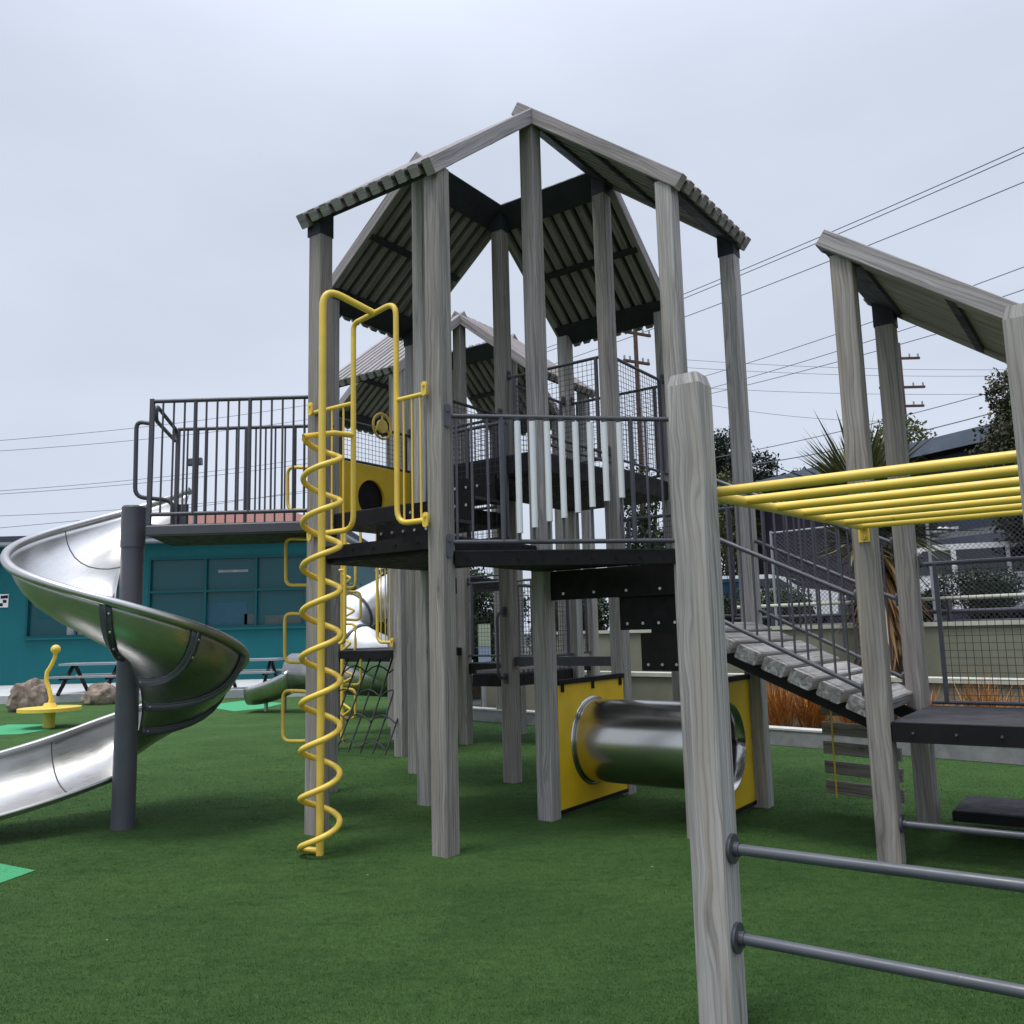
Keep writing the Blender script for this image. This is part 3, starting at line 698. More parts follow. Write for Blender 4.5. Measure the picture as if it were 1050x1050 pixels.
for p, sgn in ((m0, 1), (m1, -1)):
    for dist in (.055, ):
        bb = MB(); bb.tube([Zp(p, tz) + tubeax * sgn * dist + U * .362 * math.cos(q) + V((0, 0, .362 * math.sin(q))) for q in [2 * math.pi * i / 48 for i in range(48)]], .02, 10, closed=True)
        bb.build('end_flange', M['tubesteel'], tun)

# ---- climbing frame at the right: posts, roof, low deck, rungs
Q1 = V((2.338, 5.726, 0)); Q2 = Q1 + U * 1.2; Q4 = Q1 - W * S; Q5 = Q2 - W * S
P5 = V((.756, 3.542, 0)); P6 = P5 - W * 1.235
frame = thing('roofed_climber', (*lerp(P5, Q4, .5)[:2], 0), 'low timber climber with one sloping roof, grey rungs and a charcoal deck at right', 'climber')
post(P5, 2.53, frame, top='cut'); post(P6, 2.53, frame, top='cut')
QL, QH = 3.06, 4.02
post(Q1, QH, frame); post(Q2, QH, frame, cap=True); post(Q4, QL, frame); post(Q5, QL, frame)
roof(Q4, Q5, Q1, Q2, QL, QH, frame, ovh=.17, n=9, duty=.985)
DZ = .88
deck([Q1 - W * .06 - U * .03, Q2 - W * .06 + U * .05, Q5 + U * .05, Q4 - U * .03], DZ, frame, th=.11)
bb = MB(); p0, p1 = Zp(Q1 - W * .08 - U * .05, DZ - .06), Zp(Q4 - U * .05, DZ - .06); bb.bar(p0, p1, .03, .12); bb.build('fascia', M['black'], frame)
bb = MB(); bolts(bb, p0 - U * .02, p1 - U * .02, 5, U, .008); bb.build('bolt_row', M['rung'], frame)
deck([Q2 - W * .22 - U * .34, Q2 - W * .22 + U * .3, Q5 + U * .3 - W * .6, Q5 - U * .34 - W * .6], .20, frame, th=.075, name='low_step')
guard(Q2 - W * .02, Q5, DZ + .03, DZ + 1.06, frame, (.09, .92))
def rung(p, q, z, parent, r=.021):
    d = (q - p).normalized(); b = MB(); b.tube([Zp(p + d * .075, z), Zp(q - d * .075, z)], r, 14); o = b.build('rung', M['rung'], parent)
    for a_, s_ in ((p + d * .078, 1), (q - d * .078, -1)):
        b = MB(); b.disc(Zp(a_, z), d, .056, .013, 22); b.disc(Zp(a_ + d * s_ * .012, z), d, .027, .03, 16); b.build('rung_collar', M['rail'], o)
rung(P5, P6, .655, frame); rung(P5, P6, .33, frame); rung(Q1, Q4, .252, frame)
# monkey bars
mk = thing('monkey_bars', (*lerp(P5, Q1, .5)[:2], 0), 'yellow overhead monkey bars spanning the front right posts', 'monkey bars')
MZ = 0; mA = P5 + U * .085 - W * .01 + V((0, 0, 2.06)); mB = Q1 - U * .085 - W * .01 + V((0, 0, 2.13))
md = (mB - mA).normalized(); ln = (mB - mA).length
SPAN = 1.34
for side in (0, 1):
    o_ = -W * (SPAN * side)
    bb = MB(); bb.tube([mA + o_, mB + o_], .0245, 12); sb = bb.build('side_beam', M['yellow'], mk)
    bb = MB(); q = mB + o_; bb.bar(q + md * .01 + V((0, 0, .03)), q + md * .01 - V((0, 0, .10)), .07, .018, up=md); bb.disc(q - V((0, 0, .07)), md, .014, .05, 8); bb.build('end_plate', M['yellow'], sb)
for i in range(7):
    q = mA + md * (ln * (.012 + .962 * i / 6)) + V((0, 0, .004)); bb = MB(); bb.tube([q, q - W * SPAN], .0215, 12); bb.build('bar', M['yellow'], mk)

# ---- stepped ramp from tower to frame
ramp_ = thing('stepped_ramp', (*lerp(T['H'], Q1, .5)[:2], 0), 'sloping ramp of chunky grey timber steps with barred railings', 'ramp')
nt_ = 7; F0, F1, H0, H1 = T['F'], Q1, T['H'], Q2
rz0, rz1 = 1.56, .98
for i in range(nt_):
    t = (i + .42) / nt_; p, q = lerp(F0, F1, t), lerp(H0, H1, t); z = rz0 + (rz1 - rz0) * t; d = (q - p).normalized()
    sl_ = Zp(F1 - F0, rz1 - rz0).normalized(); up_ = d.cross(sl_); up_ = up_ if up_.z > 0 else -up_
    bb = MB(); bb.bar(Zp(p - d * random.uniform(.03, .06), z - .055), Zp(q + d * random.uniform(.03, .06), z - .055), .160, .098, up=up_, ch=.010); td = bb.build('tread', M['oldwood'], ramp_, angle=25); td.data.materials.append(M['endgrain'])
    for p_ in td.data.polygons: p_.material_index = 1 if len(p_.vertices) == 8 else 0
for p0, p1 in ((F0, F1), (H0, H1)):
    d = (Q2 - Q1).normalized() * (.16 if p0 is F0 else -.16)
    bb = MB(); bb.bar(Zp(p0 + d, rz0 - .165), Zp(p1 + d, rz1 - .165), .05, .09); bb.build('stringer', M['black'], ramp_)
for (p0, p1, s_) in ((F0, F1, -1), (H0, H1, 1)):
    sl = -.56; b_ = MB(); d = (p1 - p0).normalized(); e0 = p0 + d * .085; e1 = p1 - d * .085
    for z in (1.64, 2.24, 2.68): b_.tube([Zp(e0, z), Zp(e1, z + sl)], .017, 10)
    for i in range(1, 13): q = lerp(e0, e1, i / 13); zz = sl * i / 13; b_.tube([Zp(q, 1.64 + zz), Zp(q, 2.68 + zz)], .0085, 8)
    ro = b_.build('railing', M['rail'], ramp_)
    for z in (1.64, 2.24, 2.68): shoe(Zp(e1, z + sl), -d, ro, h=.10)
# ---- hanging plank ladder
pl = thing('plank_ladder', (*lerp(T['H'], Q2, .6)[:2], 0), 'grey horizontal planks hung on yellow rope behind the ramp', 'plank ladder')
pp0, pp1 = lerp(H0, H1, .40) + U * .12, lerp(H0, H1, .86) + U * .12
for i in range(5):
    z = .20 + .155 * i; bb = MB(); bb.bar(Zp(pp0, z), Zp(pp1, z - .02), .04, .10, ch=.005); bb.build('plank', M['plank'], pl)
for t in (.14, .9):
    bb = MB(); q = lerp(pp0, pp1, t) - U * .03; bb.tube([Zp(q, .12), Zp(q, 1.05)], .009, 8); bb.build('rope', M['yellow'], pl)

# ---- far tower
OFF = V((-.95, 5.0, 0)); far = thing('play_tower', (cx.x + OFF.x, cx.y + OFF.y, 0), 'smaller-looking rear timber play tower seen behind the main one', 'play tower')
G = {k: v + OFF for k, v in T.items()}
for k in 'CEKD': post(G[k], HIGH, far, cap=k in 'ED')
for k in ('A', 'B', 'F', 'H', 'A2', 'A3', 'J', 'I'): post(G[k], LOW, far, cap=k == 'A')
roof(G['A'], G['B'], G['K'], G['C'], LOW, HIGH, far); roof(G['F'], G['H'], G['C'], G['E'], LOW, HIGH, far)
roof(G['A2'], G['A3'], G['K'], G['D'], LOW, HIGH, far); roof(G['J'], G['I'], G['D'], G['E'], LOW, HIGH, far)
deck([G['A'], G['B'], G['C'], G['K']], 1.32, far, th=.11); deck([G['K'], G['D'], G['A3'], G['A2']], 1.32, far, th=.2)
deck([G['C'], G['E'], G['D'], G['K']], 2.3, far, th=.15); deck([G['C'], G['E'], G['H'], G['F']], 1.1, far, th=.15)
guard(G['C'], G['F'], 1.2, 2.2, far); guard(G['F'], G['H'], 1.2, 2.2, far); guard(G['D'], G['E'], 2.4, 3.4, far)
wing(G['B'] - U * .09 + W * .05, W, .28, 1.42, 2.5, far, ext=.9); wing(G['A'] - U * .09 - W * .05, -W, .32, 1.42, 2.4, far, ext=.9)
cl2 = ghit(351, 761); cl2 = V((cl2.x, cl2.y, 0))
rc = thing('loop_climber', cl2, 'distant yellow pole with stacked side loops at the rear tower', 'climber')
bb = MB(); bb.tube([cl2, Zp(cl2, 3.1)], .03, 10); bb.build('pole', M['yellow'], rc)
for i in range(6):
    z = .35 + i * .47; s_ = .2 + .06 * (i % 2); bb = MB(); e = V((s_, -.06 + .1 * (i % 2), 0))
    bb.tube(arc([Zp(cl2, z), Zp(cl2 + e, z - .02), Zp(cl2 + e, z + .40), Zp(cl2, z + .40)], .09), .02, 8); bb.build('loop', M['yellow'], rc)
    bb = MB(); bb.tube(arc([Zp(cl2, z + .2), Zp(cl2 + e * .8 + V((0, -.12, 0)), z + .12), Zp(cl2, z + .02)], .06), .017, 8); bb.build('side_rung', M['yellow'], rc)
net = thing('climbing_net', (*lerp(G['A'], G['B'], .5)[:2], 0), 'sagging dark rope climbing net under the rear tower deck', 'net')
n0, n1 = G['A'] + W * .0 - U * .3, G['B'] - U * .3
for j in range(4):
    z = .12 + .3 * j; bb = MB(); bb.tube([Zp(lerp(n0, n1, t / 12), z + .09 * abs(math.sin(t * math.pi / 4)) ) + U * .18 * j for t in range(13)], .010, 6); bb.build('rope', M['mesh'], net)
for t in range(7):
    bb = MB(); bb.tube([Zp(lerp(n0, n1, t / 6), .05), Zp(lerp(n0, n1, t / 6), .5) + U * .25, Zp(lerp(n0, n1, (t + .25) / 6.25), 1.25) + U * .6], .012, 6); bb.build('rope', M['mesh'], net)
# ---- rear tube slide
ts_ = thing('tube_slide', (-3.35, 17.2, 0), 'closed silver tube slide curling behind the left post', 'slide')
cc = V((-2.62, 17.3, 0)); pts = []
for i in range(41):
    th = R(-60 + 400 * i / 40); pts.append(V((cc.x + .78 * math.cos(th), cc.y + .78 * math.sin(th), 3.3 - 2.6 * i / 40)))
tg = (pts[-1] - pts[-2]).normalized()
low = [pts[-1]]
ex = pix(300, 690, 18.3); lip = pix(256, 706, 18.6)
b_ = MB(); b_.tube([V((-1.0, 16.2, 3.35)), V((-1.7, 16.4, 3.33))] + pts, .40, 26, caps=False); b_.build('tube', M['whitesteel'], ts_, solid=.012, offset=0)
rows = []
for k in range(9):
    t = k / 8; c_ = lerp(ex, lip, t) - V((0, 0, .02)); c_.z = ex.z + (.48 - ex.z) * (1 - (1 - t) ** 1.6); hw = .42
    rows.append([c_ + V((0, hw * math.cos(q), hw * math.sin(q) * (1 - .2 * t))) for q in [math.pi * (.95 - .35 * t * 0) + math.pi * (1.1) * i / 18 for i in range(19)]])
b_ = MB(); b_.tube([pts[-1], lerp(pts[-1], ex, .6) + V((0, .15, 0)), ex], .40, 26, caps=False); b_.build('lower_tube', M['steel'], ts_, solid=.012, offset=0)
b_ = MB(); b_.grid(rows); b_.build('exit_chute', M['steel'], ts_, solid=.014, offset=0)
for px in (273, 292):
    q = pix(px, 716, 18.6); b_ = MB(); b_.tube([V((q.x, q.y, 0)), V((q.x, q.y, .35))], .04, 10); b_.build('leg', M['steel'], ts_)
for k in (8, 20, 30):
    b_ = MB(); d_ = (pts[k + 1] - pts[k - 1]).normalized(); b_.disc(pts[k], d_, .43, .05, 28); b_.build('joint_flange', M['rail'], ts_)

# ------------------------------------------------------------------ left background
sp_ = ghit(50, 746); spn = thing('stand_on_spinner', (sp_.x, sp_.y, 0), 'yellow stand-on spinner with round platform and curved stem', 'spinner')
q = V((sp_.x, sp_.y, 0))
bb = MB(); bb.tube([q, Zp(q, .30)], .10, 16); bb.build('base', M['yellow'], spn)
bb = MB(); bb.tube([Zp(q, .30), Zp(q, .36)], .53, 40); bb.tube([Zp(q, .36), Zp(q, .44)], .13, 20, r_end=.09); bb.build('platform', M['yellow'], spn)
bb = MB(); bb.tube([Zp(q, .40), Zp(q + V((.02, 0, 0)), .52), Zp(q + V((-.03, 0, 0)), .70), Zp(q + V((-.09, 0, 0)), .86), Zp(q + V((-.08, 0, 0)), 1.0), Zp(q + V((0, 0, 0)), 1.13), Zp(q + V((.05, 0, 0)), 1.26), Zp(q + V((.06, 0, 0)), 1.36)], .042, 10, r_end=.034); bb.build('stem', M['yellow'], spn)
bb = MB(); bb.ball(Zp(q + V((.06, 0, 0)), 1.41), .085, 16, 10); bb.build('knob', M['yellow'], spn)
def boulder(px, py, wd, ht, label, seed):
    c = ghit(px, py); rng = random.Random(seed); b = MB(); b.ball((0, 0, 0), 1, 28, 16)
    from mathutils import noise as mn
    for i, v in enumerate(b.v):
        n_ = 1 + .33 * mn.noise(v * 1.3 + V((seed, 0, 0))) + .14 * mn.noise(v * 3.7 + V((0, seed, 0))) + .06 * mn.noise(v * 9)
        b.v[i] = V((v.x * n_ * wd / 2, v.y * n_ * wd * .42, max(-.1, v.z * n_ * ht * .62 + ht * .36)))
    b.v = [v + V((c.x, c.y, 0)) for v in b.v]; o = b.build('boulder', M['rock'], angle=25); tag(o, label, 'rock', 'boulders by the pavement'); recentre(o)
boulder(30, 729, .92, .72, 'large brown boulder behind the yellow spinner', 3); boulder(103, 722, .85, .50, 'smaller brown boulder beside the slide column', 8)
def picnic(px, label, hid=0):
    Y = 23.6; x = lx(px, Y); t_ = thing('picnic_table', (x, Y, .2), label, 'table', 'picnic tables by the teal building')
    b = MB(); b.box(x - .85, Y - .35, .93, x + .85, Y + .35, .99); b.build('table_top', M['grey'], t_)
    for s_ in (-1, 1):
        b = MB(); b.box(x - .85, Y + s_ * .72 - .14, .62, x + .85, Y + s_ * .72 + .14, .67); b.build('bench', M['grey'], t_)
        b = MB(); b.bar((x + s_ * .6, Y - .8, .2), (x + s_ * .6, Y - .05, .93), .07, .07); b.bar((x + s_ * .6, Y + .8, .2), (x + s_ * .6, Y + .05, .93), .07, .07); b.bar((x + s_ * .6, Y - .72, .59), (x + s_ * .6, Y + .72, .59), .06, .05); b.build('leg_frame', M['black'], t_)
picnic(255, 'pale picnic table on the pavement right of the slide'); picnic(101, 'pale picnic table on the pavement left of the slide column')
# teal building
tb = thing('teal_building', (-14, 29, 0), 'long single storey teal building with window bands', 'building')
YB = 29.0
wins = [(-16.25, -12.9, 1.72, 3.45, (.5,), ()), (-12.2, -6.9, 1.9, 4.28, (.36, .68), (.52,)), (-22.5, -20.0, 1.7, 3.5, (.5,), ())]
b = MB(); zt = 4.78
xs = sorted(wins); cur = -26.0
for (x0, x1, z0, z1, ml, tr) in xs:
    b.box(cur, YB, 0, x0, YB + .3, zt); b.box(x0, YB + .002, 0, x1, YB + .3, z0); b.box(x0, YB + .002, z1, x1, YB + .3, zt); cur = x1
b.box(cur, YB, 0, -5.9, YB + .3, zt); b.box(-26, YB + 8, 0, -5.9, YB + 8.3, zt); b.box(-6.2, YB + .31, 0, -5.9, YB + 7.99, zt)
b.box(-26, YB + .31, 0, -25.7, YB + 7.99, zt); b.build('wall', M['teal'], tb)
for (x0, x1, z0, z1, ml, tr) in wins:
    b = MB(); fw = .07
    b.box(x0, YB - .03, z0, x1, YB + .08, z0 + fw); b.box(x0, YB - .03, z1 - fw, x1, YB + .08, z1)
    for t in (0, *ml, 1): xx = x0 + (x1 - x0) * t; xx = min(max(xx, x0 + fw / 2), x1 - fw / 2); b.box(xx - fw / 2, YB - .025, z0 + fw, xx + fw / 2, YB + .078, z1 - fw)
    for t in tr: zz = z0 + (z1 - z0) * t; b.box(x0 + fw, YB - .02, zz - fw / 2, x1 - fw, YB + .07, zz + fw / 2)
    wn = b.build('window', M['tealdark'], tb)
    b = MB(); b.box(x0 + .02, YB + .09, z0 + .02, x1 - .02, YB + .11, z1 - .02); b.build('pane', M['glass'], wn)
    b = MB(); b.box(x0, YB - .09, z0 - .06, x1, YB + .05, z0 - .003); b.build('sill', M['teal'], wn)
b = MB(); b.bar((-8.2, YB - .03, 3.05), (-8.2, YB - .35, 4.1), 0.0, 0.0) if 0 else None
for (x0, x1, z0, z1, m_) in ((-10.3, -8.9, 1.98, 2.75, 'mutedblue'), (-8.3, -7.1, 1.98, 2.28, 'mutedbrown'), (-9.0, -8.55, 2.0, 2.35, 'mutedbrown'), (-15.9, -15.3, 2.4, 3.1, 'tealdark'), (-14.9, -13.6, 1.8, 2.5, 'kerb'), (-9.9, -8.9, 3.75, 3.83, 'kerb')):
    b = MB(); b.box(x0, YB + .078, z0, x1, YB + .088, z1); b.build('window_content_card', M[m_], tb)  # muted cards stand in for dim room contents behind the opaque panes
b = MB(); b.box(-26.4, YB - .55, zt + .003, -5.5, YB + 8.6, zt + .10); b.build('fascia', M['grey'], tb)
b = MB(); b.poly([(-26.4, YB - .52), (-5.5, YB - .52), (-5.5, YB + 8.6), (-26.4, YB + 8.6)], zt + .103, zt + .30); b.build('roof', M['roofdark'], tb)
for x_ in (-24, -18.5, -17.2, -13.0, -6.6):
    b = MB(); b.box(x_ - .02, YB - .012, .1, x_ + .02, YB - .002, zt); b.build('panel_joint', M['tealdark'], tb)
def wall_sign(x, z, wd, ht, m, label, name, marks=False):
    b = MB(); b.box(x - wd / 2, YB - .04, z - ht / 2, x + wd / 2, YB - .005, z + ht / 2); o = b.build(name, M[m]); tag(o, label, 'sign')
    if marks:
        for i, (dx, dz) in enumerate(((.02, .12), (.1, -.02), (-.02, -.13), (.14, .13))):
            q = MB(); q.box(x + dx - .06, YB - .047, z + dz - .05, x + dx + .06, YB - .041, z + dz + .05); q.build('mark', M['black'], o)
    return o
wall_sign(-17.05, 2.98, .42, .44, 'white', 'small white square sign with dark marks on the teal wall', 'wall_sign', True)
wall_sign(-16.72, 2.35, .36, .40, 'bark', 'faded brownish notice on the teal wall below the white sign', 'wall_notice') if 0 else None
# roof floodlight and the tiled house behind
p = pix(200, 474, 30); fl = thing('floodlight', (p.x, p.y, 4.9), 'small grey floodlight on a short roof post', 'floodlight')
b = MB(); b.tube([V((p.x, p.y, 4.95)), V((p.x, p.y, p.z - .1))], .04, 8); b.build('mast', M['grey'], fl)
b = MB(); b.bar(p + V((-.24, 0, 0)), p + V((.24, 0, .03)), .2, .26, ch=.03); b.build('lamp_head', M['rail'], fl)
th_ = thing('tiled_house', (-12.5, 44, 0), 'house with red tiled hip roof behind the teal building', 'house')
b = MB(); b.box(-18.5, 42, 0, -9.6, 50, 7.0); b.build('wall', M['paleroof'], th_)
b = MB(); z0, z1 = 7.0, 8.25; b.v = [V(q) for q in ((-19, 41.5, z0), (-9.1, 41.5, z0), (-9.1, 50.5, z0), (-19, 50.5, z0), (-16.2, 45.8, z1), (-11.8, 45.8, z1))]
for f_ in ((0, 1, 5, 4), (1, 2, 5), (2, 3, 4, 5), (3, 0, 4), (3, 2, 1, 0)): b.quad(f_, [(0, 0)] * len(f_))
b.build('roof', M['redtile'], th_, smooth=False)

# ------------------------------------------------------------------ right background: planter, walls, street
kd = V((2.05, -2.1, 0)).normalized(); kn = V((-kd.y, kd.x, 0)) * 1      # along the kerb, away from camera
k0 = V((3.38, 11.3, 0)) - kd * 7.5; k1 = V((3.38, 11.3, 0)) + kd * 9
kb = MB(); kb.poly([k0, k1, k1 + kn * .2, k0 + kn * .2], 0, .19); ko = tag(kb.build('planter_kerb', M['kerb']), 'low grey concrete kerb along the planting bed', 'kerb')
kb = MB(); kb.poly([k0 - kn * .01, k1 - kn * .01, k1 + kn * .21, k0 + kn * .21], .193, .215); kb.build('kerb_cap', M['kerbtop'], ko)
struct('planting_bed', sheet([k0 + kn * .2, k1 + kn * .2, k1 + kn * 1.8, k0 + kn * 1.8], .10), M['bark'])
def long_wall(off, z, th, label, e0=0, e1=0):
    a0, a1 = k0 - kd * e0 + kn * off, k1 + kd * e1 + kn * off; b = MB(); b.poly([a0, a1, a1 + kn * th, a0 + kn * th], 0, z); o = tag(b.build('retaining_wall', M['beige']), label, 'wall')
    b = MB(); b.poly([a0 - kn * .04, a1 - kn * .04, a1 + kn * (th + .04), a0 + kn * (th + .04)], z + .003, z + .065); b.build('wall_cap', M['cap'], o); return o
long_wall(1.6, .72, .25, 'lower olive beige retaining wall with pale cap behind the planting')
long_wall(3.2, 1.44, .25, 'upper olive beige retaining wall below the street')
struct('planting_terrace', sheet([k0 + kn * 1.85, k1 + kn * 1.85, k1 + kn * 3.2, k0 + kn * 3.2], .60), M['bark'])
b = MB(); b.poly([k0 + kn * 3.46 + kd * 4.4, k1 + kn * 3.46 + kd * 30, k1 + kn * 120 + kd * 90, k0 + kn * 120 + kd * 4.4], 0, 1.40); struct('upper_street', b, M['asphalt'])
b = MB(); b.poly([k0 + kn * 4.6 + kd * 5, k1 + kn * 4.6 + kd * 10, k1 + kn * 4.8 + kd * 10, k0 + kn * 4.8 + kd * 5], 1.40, 1.53); tag(b.build('street_kerb', M['kerb']), 'grey raised street kerb above the retaining wall', 'kerb')
# guard railing on the upper wall
gr = thing('street_railing', (*(k1 + kn * 3.3)[:2], 1.5), 'dark two-bar railing along the street edge at right', 'railing')
g0, g1 = k0 + kn * 3.75 + kd * 4.6, k1 + kn * 3.75
for z, mm in ((1.66, 'rail'), (1.86, 'cap')):
    b = MB(); b.tube([Zp(g0, z), Zp(g1, z)], .03, 8); b.build('rail_bar', M[mm], gr)
for i in range(8):
    q = lerp(g0, g1, (i + .5) / 8); b = MB(); b.bar(Zp(q, 1.4), Zp(q, 1.84), .06, .06); b.build('upright', M['rail'], gr)
# chain link fence
cf = thing('chain_link_fence', (*(k1 + kn * 5.2)[:2], 1.4), 'silver chain link fence in front of the parked cars', 'fence')
c0, c1 = V((3.38, 11.3, 0)) - kd * 3 + kn * 5.4, k1 + kn * 5.4
b = MB(); ln = (c1 - c0).length; hh = 1.9; k = int(ln / .085)
for i in range(-int(hh / .085), k):
    for s_ in (1, -1):
        t0 = i * .085; t1 = t0 + hh; za, zb = 0, hh
        if t0 < 0: za = -t0; t0 = 0
        if t1 > ln: zb -= t1 - ln; t1 = ln
        if zb <= za: continue
        if s_ < 0: za, zb = hh - za, hh - zb
        b.bar(Zp(c0 + kd * t0, 1.42 + za), Zp(c0 + kd * t1, 1.42 + zb), .0055, .0055)
b.build('wire_netting', M['rung'], cf, smooth=False)
for i in range(5):
    q = lerp(c0, c1, i / 4); b = MB(); b.tube([Zp(q, 1.4), Zp(q, 3.38)], .028, 8); b.build('fence_post', M['grey'], cf)
b = MB(); b.tube([Zp(c0, 3.34), Zp(c1, 3.34)], .02, 8); b.build('top_rail', M['grey'], cf)

def car(loc, ang, paintm, label, kind='suv'):
    t_ = thing('parked_car', loc, label, 'car', 'cars parked on the upper street'); c, s_ = math.cos(ang), math.sin(ang); o = V(loc)
    tr = lambda x, y, z: o + V((x * c - y * s_, x * s_ + y * c, z))
    Lh = 2.25; H_ = 1.72 if kind == 'suv' else 1.46
    prof_ = [(-Lh, .45), (-Lh, .95), (-Lh + .1, 1.05), (-1.75, 1.08 * (H_ > 1.6) + 1.0 * (H_ <= 1.6)), (-1.35, H_ - .06), (-1.0, H_), (.6, H_ - .02), (.95, H_ - .1), (1.35, 1.06), (2.0, .96), (Lh, .78), (Lh, .4), (1.9, .3), (-1.9, .3)]
    b = MB(); hw = .88
    sec = [(p_[0], p_[1]) for p_ in prof_]; n_ = len(sec); base = len(b.v)
    cols = ((-hw, 0), (-hw * .97, 1), (hw * .97, 1), (hw, 0))
    for yy in (-hw, hw):
        for (x, z) in sec:
            nar = 1 - .16 * max(0, (z - 1.0)) / .7; b.v.append(tr(x, yy * nar, z))
    for i in range(n_):
        j = (i + 1) % n_; b.quad((i, j, n_ + j, n_ + i), [(0, 0)] * 4)
    b.quad(list(reversed(range(n_))), [(0, 0)] * n_); b.quad([n_ + i for i in range(n_)], [(0, 0)] * n_)
    bd = b.build('body', paintm, t_, angle=30)
    for sgn in (-1, 1):
        for (x0, x1, xt0, xt1) in ((-1.62, -.72, -1.25, -.72), (-.62, .28, -.62, .28), (.36, 1.2, .36, .86)):
            b = MB(); zb, zt_ = 1.08, H_ - .13; pts_ = [(x0, zb), (x1, zb), (xt1, zt_), (xt0, zt_)]
            for off in (0, .012):
                for (x, z) in pts_: b.v.append(tr(x, sgn * (hw * (1 - .16 * (z - 1.0) / .7) + .004 + off), z))
            for f_ in ((4, 5, 6, 7), (3, 2, 1, 0), (0, 1, 5, 4), (1, 2, 6, 5), (2, 3, 7, 6), (3, 0, 4, 7)): b.quad(f_, [(0, 0)] * 4)
            b.build('side_window', M['darkglass'], bd)
        for x in (-1.4, 1.38):
            b = MB(); b.tube([tr(x, sgn * .68, .33), tr(x, sgn * .90, .33)], .33, 22); wl_ = b.build('wheel', M['tyre'], t_)
            b = MB(); b.tube([tr(x, sgn * .895, .33), tr(x, sgn * .91, .33)], .2, 18); b.build('rim', M['bolt'], wl_)
        b = MB(); b.bar(tr(2.2, sgn * .62, .8), tr(2.262, sgn * .62, .8), .32, .12); b.build('headlight', M['white'], t_)
        b = MB(); b.bar(tr(-2.2, sgn * .7, .92), tr(-2.262, sgn * .7, .92), .2, .12); b.build('tail_light', M['maroon'], t_)
    for (xa, za, xb, zb) in ((.97, H_ - .13, 1.33, 1.08), (-1.38, H_ - .1, -1.72, 1.1)):
        b = MB(); nrm = V((za - zb, 0, xb - xa)).normalized() * (1 if xa > 0 else -1); nrm = V((abs(nrm.x) * (1 if xa > 0 else -1), 0, abs(nrm.z))) * .008
        for off in (.4, 1.8):
            for (x, z, y) in ((xa, za, -.68), (xb, zb, -.76), (xb, zb, .76), (xa, za, .68)): b.v.append(tr(x + nrm.x * off, y, z + nrm.z * off))
        for f_ in ((4, 5, 6, 7), (3, 2, 1, 0), (0, 1, 5, 4), (1, 2, 6, 5), (2, 3, 7, 6), (3, 0, 4, 7)): b.quad(f_, [(0, 0)] * 4)
        b.build('windscreen', M['darkglass'], bd)
    return t_
q = pix(1020, 640, 18.5); car((q.x, q.y, 1.40), math.atan2(kd.y, kd.x) + .35, M['carpaint'], 'white parked car behind the mesh railing at far right')
q = pix(775, 640, 23.5); car((q.x, q.y, 1.40), math.atan2(kd.y, kd.x) + .3, M['carpaint'], 'white parked car half hidden by bushes beyond the ramp', 'saloon')
# slate house with low pitched roof
hs = thing('slate_house', (9, 24, 1.4), 'low slate blue house with overhanging eaves behind the monkey bars', 'house')
Pa, Pb = V((6.6, 27.6, 0)), V((12.6, 15.0, 0)); fd = (Pb - Pa).normalized(); gd = V((-fd.y, fd.x, 0))
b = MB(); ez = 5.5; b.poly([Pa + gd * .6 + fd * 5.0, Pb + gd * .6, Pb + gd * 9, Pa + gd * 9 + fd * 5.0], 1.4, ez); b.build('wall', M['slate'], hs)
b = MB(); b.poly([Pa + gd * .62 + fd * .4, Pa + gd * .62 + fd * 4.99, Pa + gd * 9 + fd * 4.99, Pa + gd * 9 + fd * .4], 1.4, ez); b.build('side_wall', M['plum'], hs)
b = MB(); b.poly([Pa, Pb + fd, Pb + fd + gd * .06, Pa + gd * .06], ez + .003, ez + .36); b.build('fascia', M['trim'], hs)
b = MB(); o_ = len(b.v); b.v = [Zp(Pa, ez + .35), Zp(Pb + fd, ez + .35), Zp(Pb + fd + gd * 5, ez + 1.05), Zp(Pa + gd * 5, ez + 1.05), Zp(Pb + fd + gd * 10, ez + .35), Zp(Pa + gd * 10, ez + .35)]
b.quad((0, 1, 2, 3), [(0, 0)] * 4); b.quad((3, 2, 4, 5), [(0, 0)] * 4); b.build('roof', M['paleroof'], hs, smooth=False, solid=.08)
for t in (5.6, 7.2):
    q0 = Pa + gd * .58 + fd * t; b = MB(); b.bar(Zp(q0, 3.2), Zp(q0 + fd * .9, 3.2), .05, 1.1); wn = b.build('window', M['white'], hs)
    b = MB(); b.bar(Zp(q0 - gd * .03 + fd * .07, 3.2), Zp(q0 - gd * .03 + fd * .83, 3.2), .02, .94); b.build('pane', M['darkglass'], wn)
# garage with shingle roof nearer the street
ga = thing('shingle_roof_garage', (12, 19, 1.4), 'grey shingle roofed garage behind the chain link fence', 'garage')
a0 = pix(948, 556, 20.5); a1 = pix(1120, 548, 17.0); a0.z = a1.z = 0; gd2 = V((-(a1 - a0).y, (a1 - a0).x, 0)).normalized()
b = MB(); b.poly([a0 + gd2 * .5, a1 + gd2 * .5, a1 + gd2 * 5.5, a0 + gd2 * 5.5], 1.4, 3.36); b.build('wall', M['slate'], ga)
b = MB(); b.poly([a0, a1, a1 + gd2 * .05, a0 + gd2 * .05], 3.22, 3.40); b.build('fascia', M['roofdark'], ga)
b = MB(); b.v = [Zp(a0, 3.41), Zp(a1, 3.41), Zp(a1 + gd2 * 3.2, 4.35), Zp(a0 + gd2 * 3.2, 4.35), Zp(a1 + gd2 * 6, 3.41), Zp(a0 + gd2 * 6, 3.41)]
